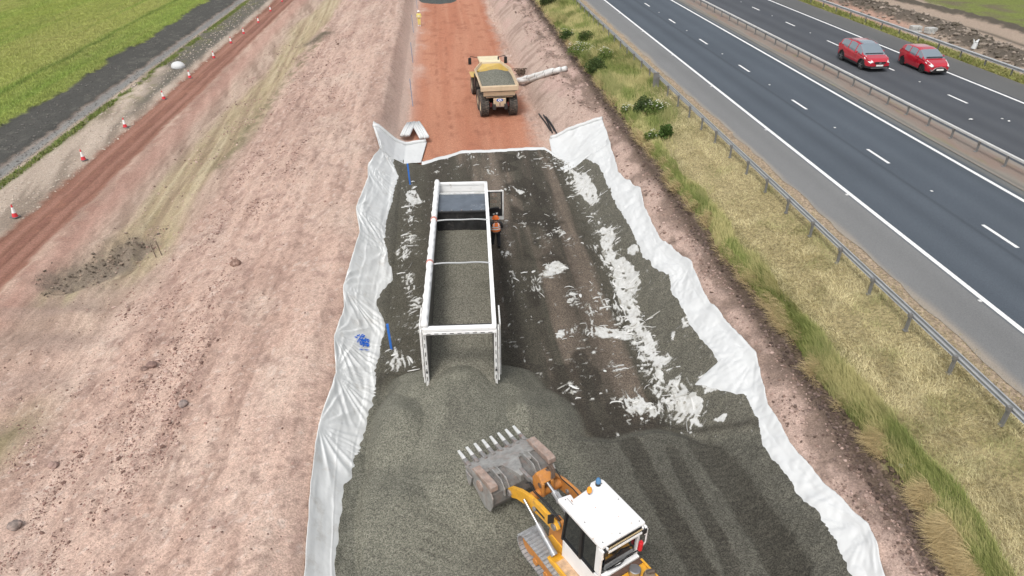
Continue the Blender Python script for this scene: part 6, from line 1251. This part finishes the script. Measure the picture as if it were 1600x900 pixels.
# ------------------------------------------------------------------ PEOPLE
M_skin = mat('skin', (.45, .27, .20), rough=.6, var=.05)
def skinned(name, J, E, rad, m, parent, root=0, sub=2):
    me = bpy.data.meshes.new(name); me.from_pydata([tuple(p) for p in J], E, []); me.update(); o = bpy.data.objects.new(name, me); col.objects.link(o); o.parent = parent; me.materials.append(m)
    md = o.modifiers.new('skin', 'SKIN'); md.use_smooth_shade = True; sv = me.skin_vertices
    if not len(sv): 
        bm = bmesh.new(); bm.from_mesh(me); bm.verts.layers.skin.verify(); bm.to_mesh(me); bm.free(); sv = me.skin_vertices
    for i, r in enumerate(rad):
        sv[0].data[i].radius = r if isinstance(r, tuple) else (r, r); sv[0].data[i].use_root = (i == root)
    s_ = o.modifiers.new('sub', 'SUBSURF'); s_.levels = sub; s_.render_levels = sub; return o
def person(loc, rz, label, top, legs, helmet, boots, lf=(0, 0), handf=.35, trim=None):
    """upright figure 1.78 m tall facing +Y; lf = forward step of the left and right foot"""
    P = empty('person', loc, rz, label=label, cat='person'); J = []; E = []; Rr = []
    def j(p, r, par=None):
        J.append(p); Rr.append(r); i = len(J) - 1
        if par is not None: E.append((par, i))
        return i
    pel = j((0, 0, .96), (.15, .105)); wa = j((0, .0, 1.10), (.13, .10), pel); ch = j((0, .01, 1.30), (.16, .11), wa); ns = j((0, 0, 1.46), (.075, .07), ch); nk = j((0, .01, 1.54), .055, ns); hd_ = j((0, .025, 1.63), (.075, .088), nk); tp_ = j((0, .02, 1.73), (.065, .075), hd_); j((0, .118, 1.625), .012, hd_)
    arms = []
    for sx in (-1, 1):
        sh = j((sx * .19, 0, 1.42), .062, ch); el = j((sx * .25, -.03, 1.14), .042, sh); wr = j((sx * .235, .04 + handf * .3, .93 + handf * .25), .027, el); pm = j((sx * .225, .07 + handf * .34, .87 + handf * .27), (.034, .020), wr); arms.append((sh, el, wr))
        for k in range(4): f1 = j((sx * (.205 + .014 * k), .085 + handf * .36 + .004 * k, .815 + handf * .28), .010, pm); j((sx * (.20 + .013 * k), .11 + handf * .37, .775 + .004 * k + handf * .28), .008, f1)
        t1 = j((sx * .19, .095 + handf * .34, .855 + handf * .27), .011, pm); j((sx * .182, .12 + handf * .35, .83 + handf * .27), .009, t1)
        st = lf[0 if sx < 0 else 1]; hp = j((sx * .095, 0, .90), .088, pel); kn = j((sx * .10, st * .5 + .04, .50), .058, hp); an = j((sx * .10, st - .01, .09), .038, kn); j((sx * .11, st + .15, .035), (.042, .030), an)
    skinned('body', J, E, Rr, M_skin, P)
    # trousers, boots
    for sx in (-1, 1):
        st = lf[0 if sx < 0 else 1]
        skinned('boot', [(sx * .10, st - .03, .22), (sx * .10, st - .03, .07), (sx * .112, st + .17, .05)], [(0, 1), (1, 2)], [.062, .058, (.055, .045)], boots, P)
    q0 = []; e0 = []; r0 = []
    q0.append((0, 0, .99)); r0.append((.165, .122))
    for sx in (-1, 1):
        st = lf[0 if sx < 0 else 1]; b = len(q0); q0 += [(sx * .098, 0, .88), (sx * .10, st * .5 + .04, .50), (sx * .10, st - .01, .16)]; r0 += [.105, .078, .066]; e0 += [(0, b), (b, b + 1), (b + 1, b + 2)]
    skinned('trousers', q0, e0, r0, legs, P)
    q0 = [(0, 0, 1.0), (0, 0, 1.14), (0, .01, 1.32), (0, 0, 1.46), (0, .01, 1.51)]; r0 = [(.175, .13), (.16, .125), (.19, .135), (.10, .09), .065]; e0 = [(0, 1), (1, 2), (2, 3), (3, 4)]
    for sx in (-1, 1):
        b = len(q0); q0 += [(sx * .20, 0, 1.415), (sx * .255, -.03, 1.14), (sx * .238, .03 + handf * .28, .96 + handf * .25)]; r0 += [.076, .058, .045]; e0 += [(2, b), (b, b + 1), (b + 1, b + 2)]
    skinned('jacket', q0, e0, r0, top if trim is None else M_black, P, root=1)
    def ring(z0, z1, g_, nm, m, k0=0, k1=32):
        g = G(); zs = np.linspace(z0, z1, 6); pr = []
        for z in zs:
            a = np.interp(z, [.98, 1.14, 1.32, 1.42, 1.47], [.19, .182, .205, .19, .12]) + g_; b = np.interp(z, [.98, 1.14, 1.32, 1.42, 1.47], [.145, .14, .15, .13, .10]) + g_
            pr += [(a * math.cos(t * 2 * math.pi / 32), b * math.sin(t * 2 * math.pi / 32), z) for t in range(32)]
        g.add(pr, [(i * 32 + t % 32, i * 32 + (t + 1) % 32, (i + 1) * 32 + (t + 1) % 32, (i + 1) * 32 + t % 32) for i in range(5) for t in range(k0, k1)]); return g.mk(nm, m, P, smooth=True, angle=0)
    refl = mat('reflective_tape', (.80, .80, .76), rough=.4, var=.03)
    if trim is not None:
        v = ring(.97, 1.475, .0, 'vest', trim); lo = G()
    for z in (1.08, 1.20): ring(z, z + .065, .008, 'reflective_band', refl)
    for k0 in (21, 26): ring(1.25, 1.47, .008, 'reflective_brace', refl, k0, k0 + 1)
    G().rev([(.125, 0), (.155, -.005), (.128, .012), (.122, .06), (.10, .115), (.06, .145), (.001, .152)], (0, .02, 1.68), 'z', 22).box((0, .14, 1.683), (.16, .09, .012)).mk('helmet', helmet, P, smooth=True)
    for sx in (-1, 1): G().dome((sx * .086, .02, 1.635), .016, 8, 3).mk('ear', M_skin, P)
    g = G().dome((-.03, .105, 1.645), .011, 8, 3).dome((.03, .105, 1.645), .011, 8, 3).mk('eyes', M_black, P); G().box((0, .105, 1.585), (.045, .012, .008)).mk('mouth', mat('lips', (.33, .13, .11), rough=.6), P)
    G().rev([(.001, .0), (.088, .0), (.093, .05), (.09, .09)], (0, -.012, 1.60), 'z', 18).mk('hair', mat('dark_hair', (.03, .022, .016), rough=.8), P, smooth=True)
    return P
q = flat(775, 384, .13)
person((q[0], q[1], float(H(q[0], q[1])) + .12), R(6), 'person in orange helmet, orange reflective vest and black trousers, walking to the open truck door', None, mat('black_trousers', (.012, .012, .016), rough=.8, var=.1), mat('orange_helmet', (.78, .16, .02), rough=.35, var=.03), M_black, (.16, -.16), .3, mat('orange_vest', (1.0, .24, .05), rough=.7, var=.05)).scale = (1.28, 1.2, .95)
q = ray(655.5, 41, 0)
yel = mat('pale_yellow_workwear', (.78, .68, .20), rough=.8, var=.12)
person((q[0], q[1], q[2]), R(170), 'distant person in pale yellow work clothes and white helmet beside the red road', yel, yel, M_conew, M_conew, (.05, -.05), .2)
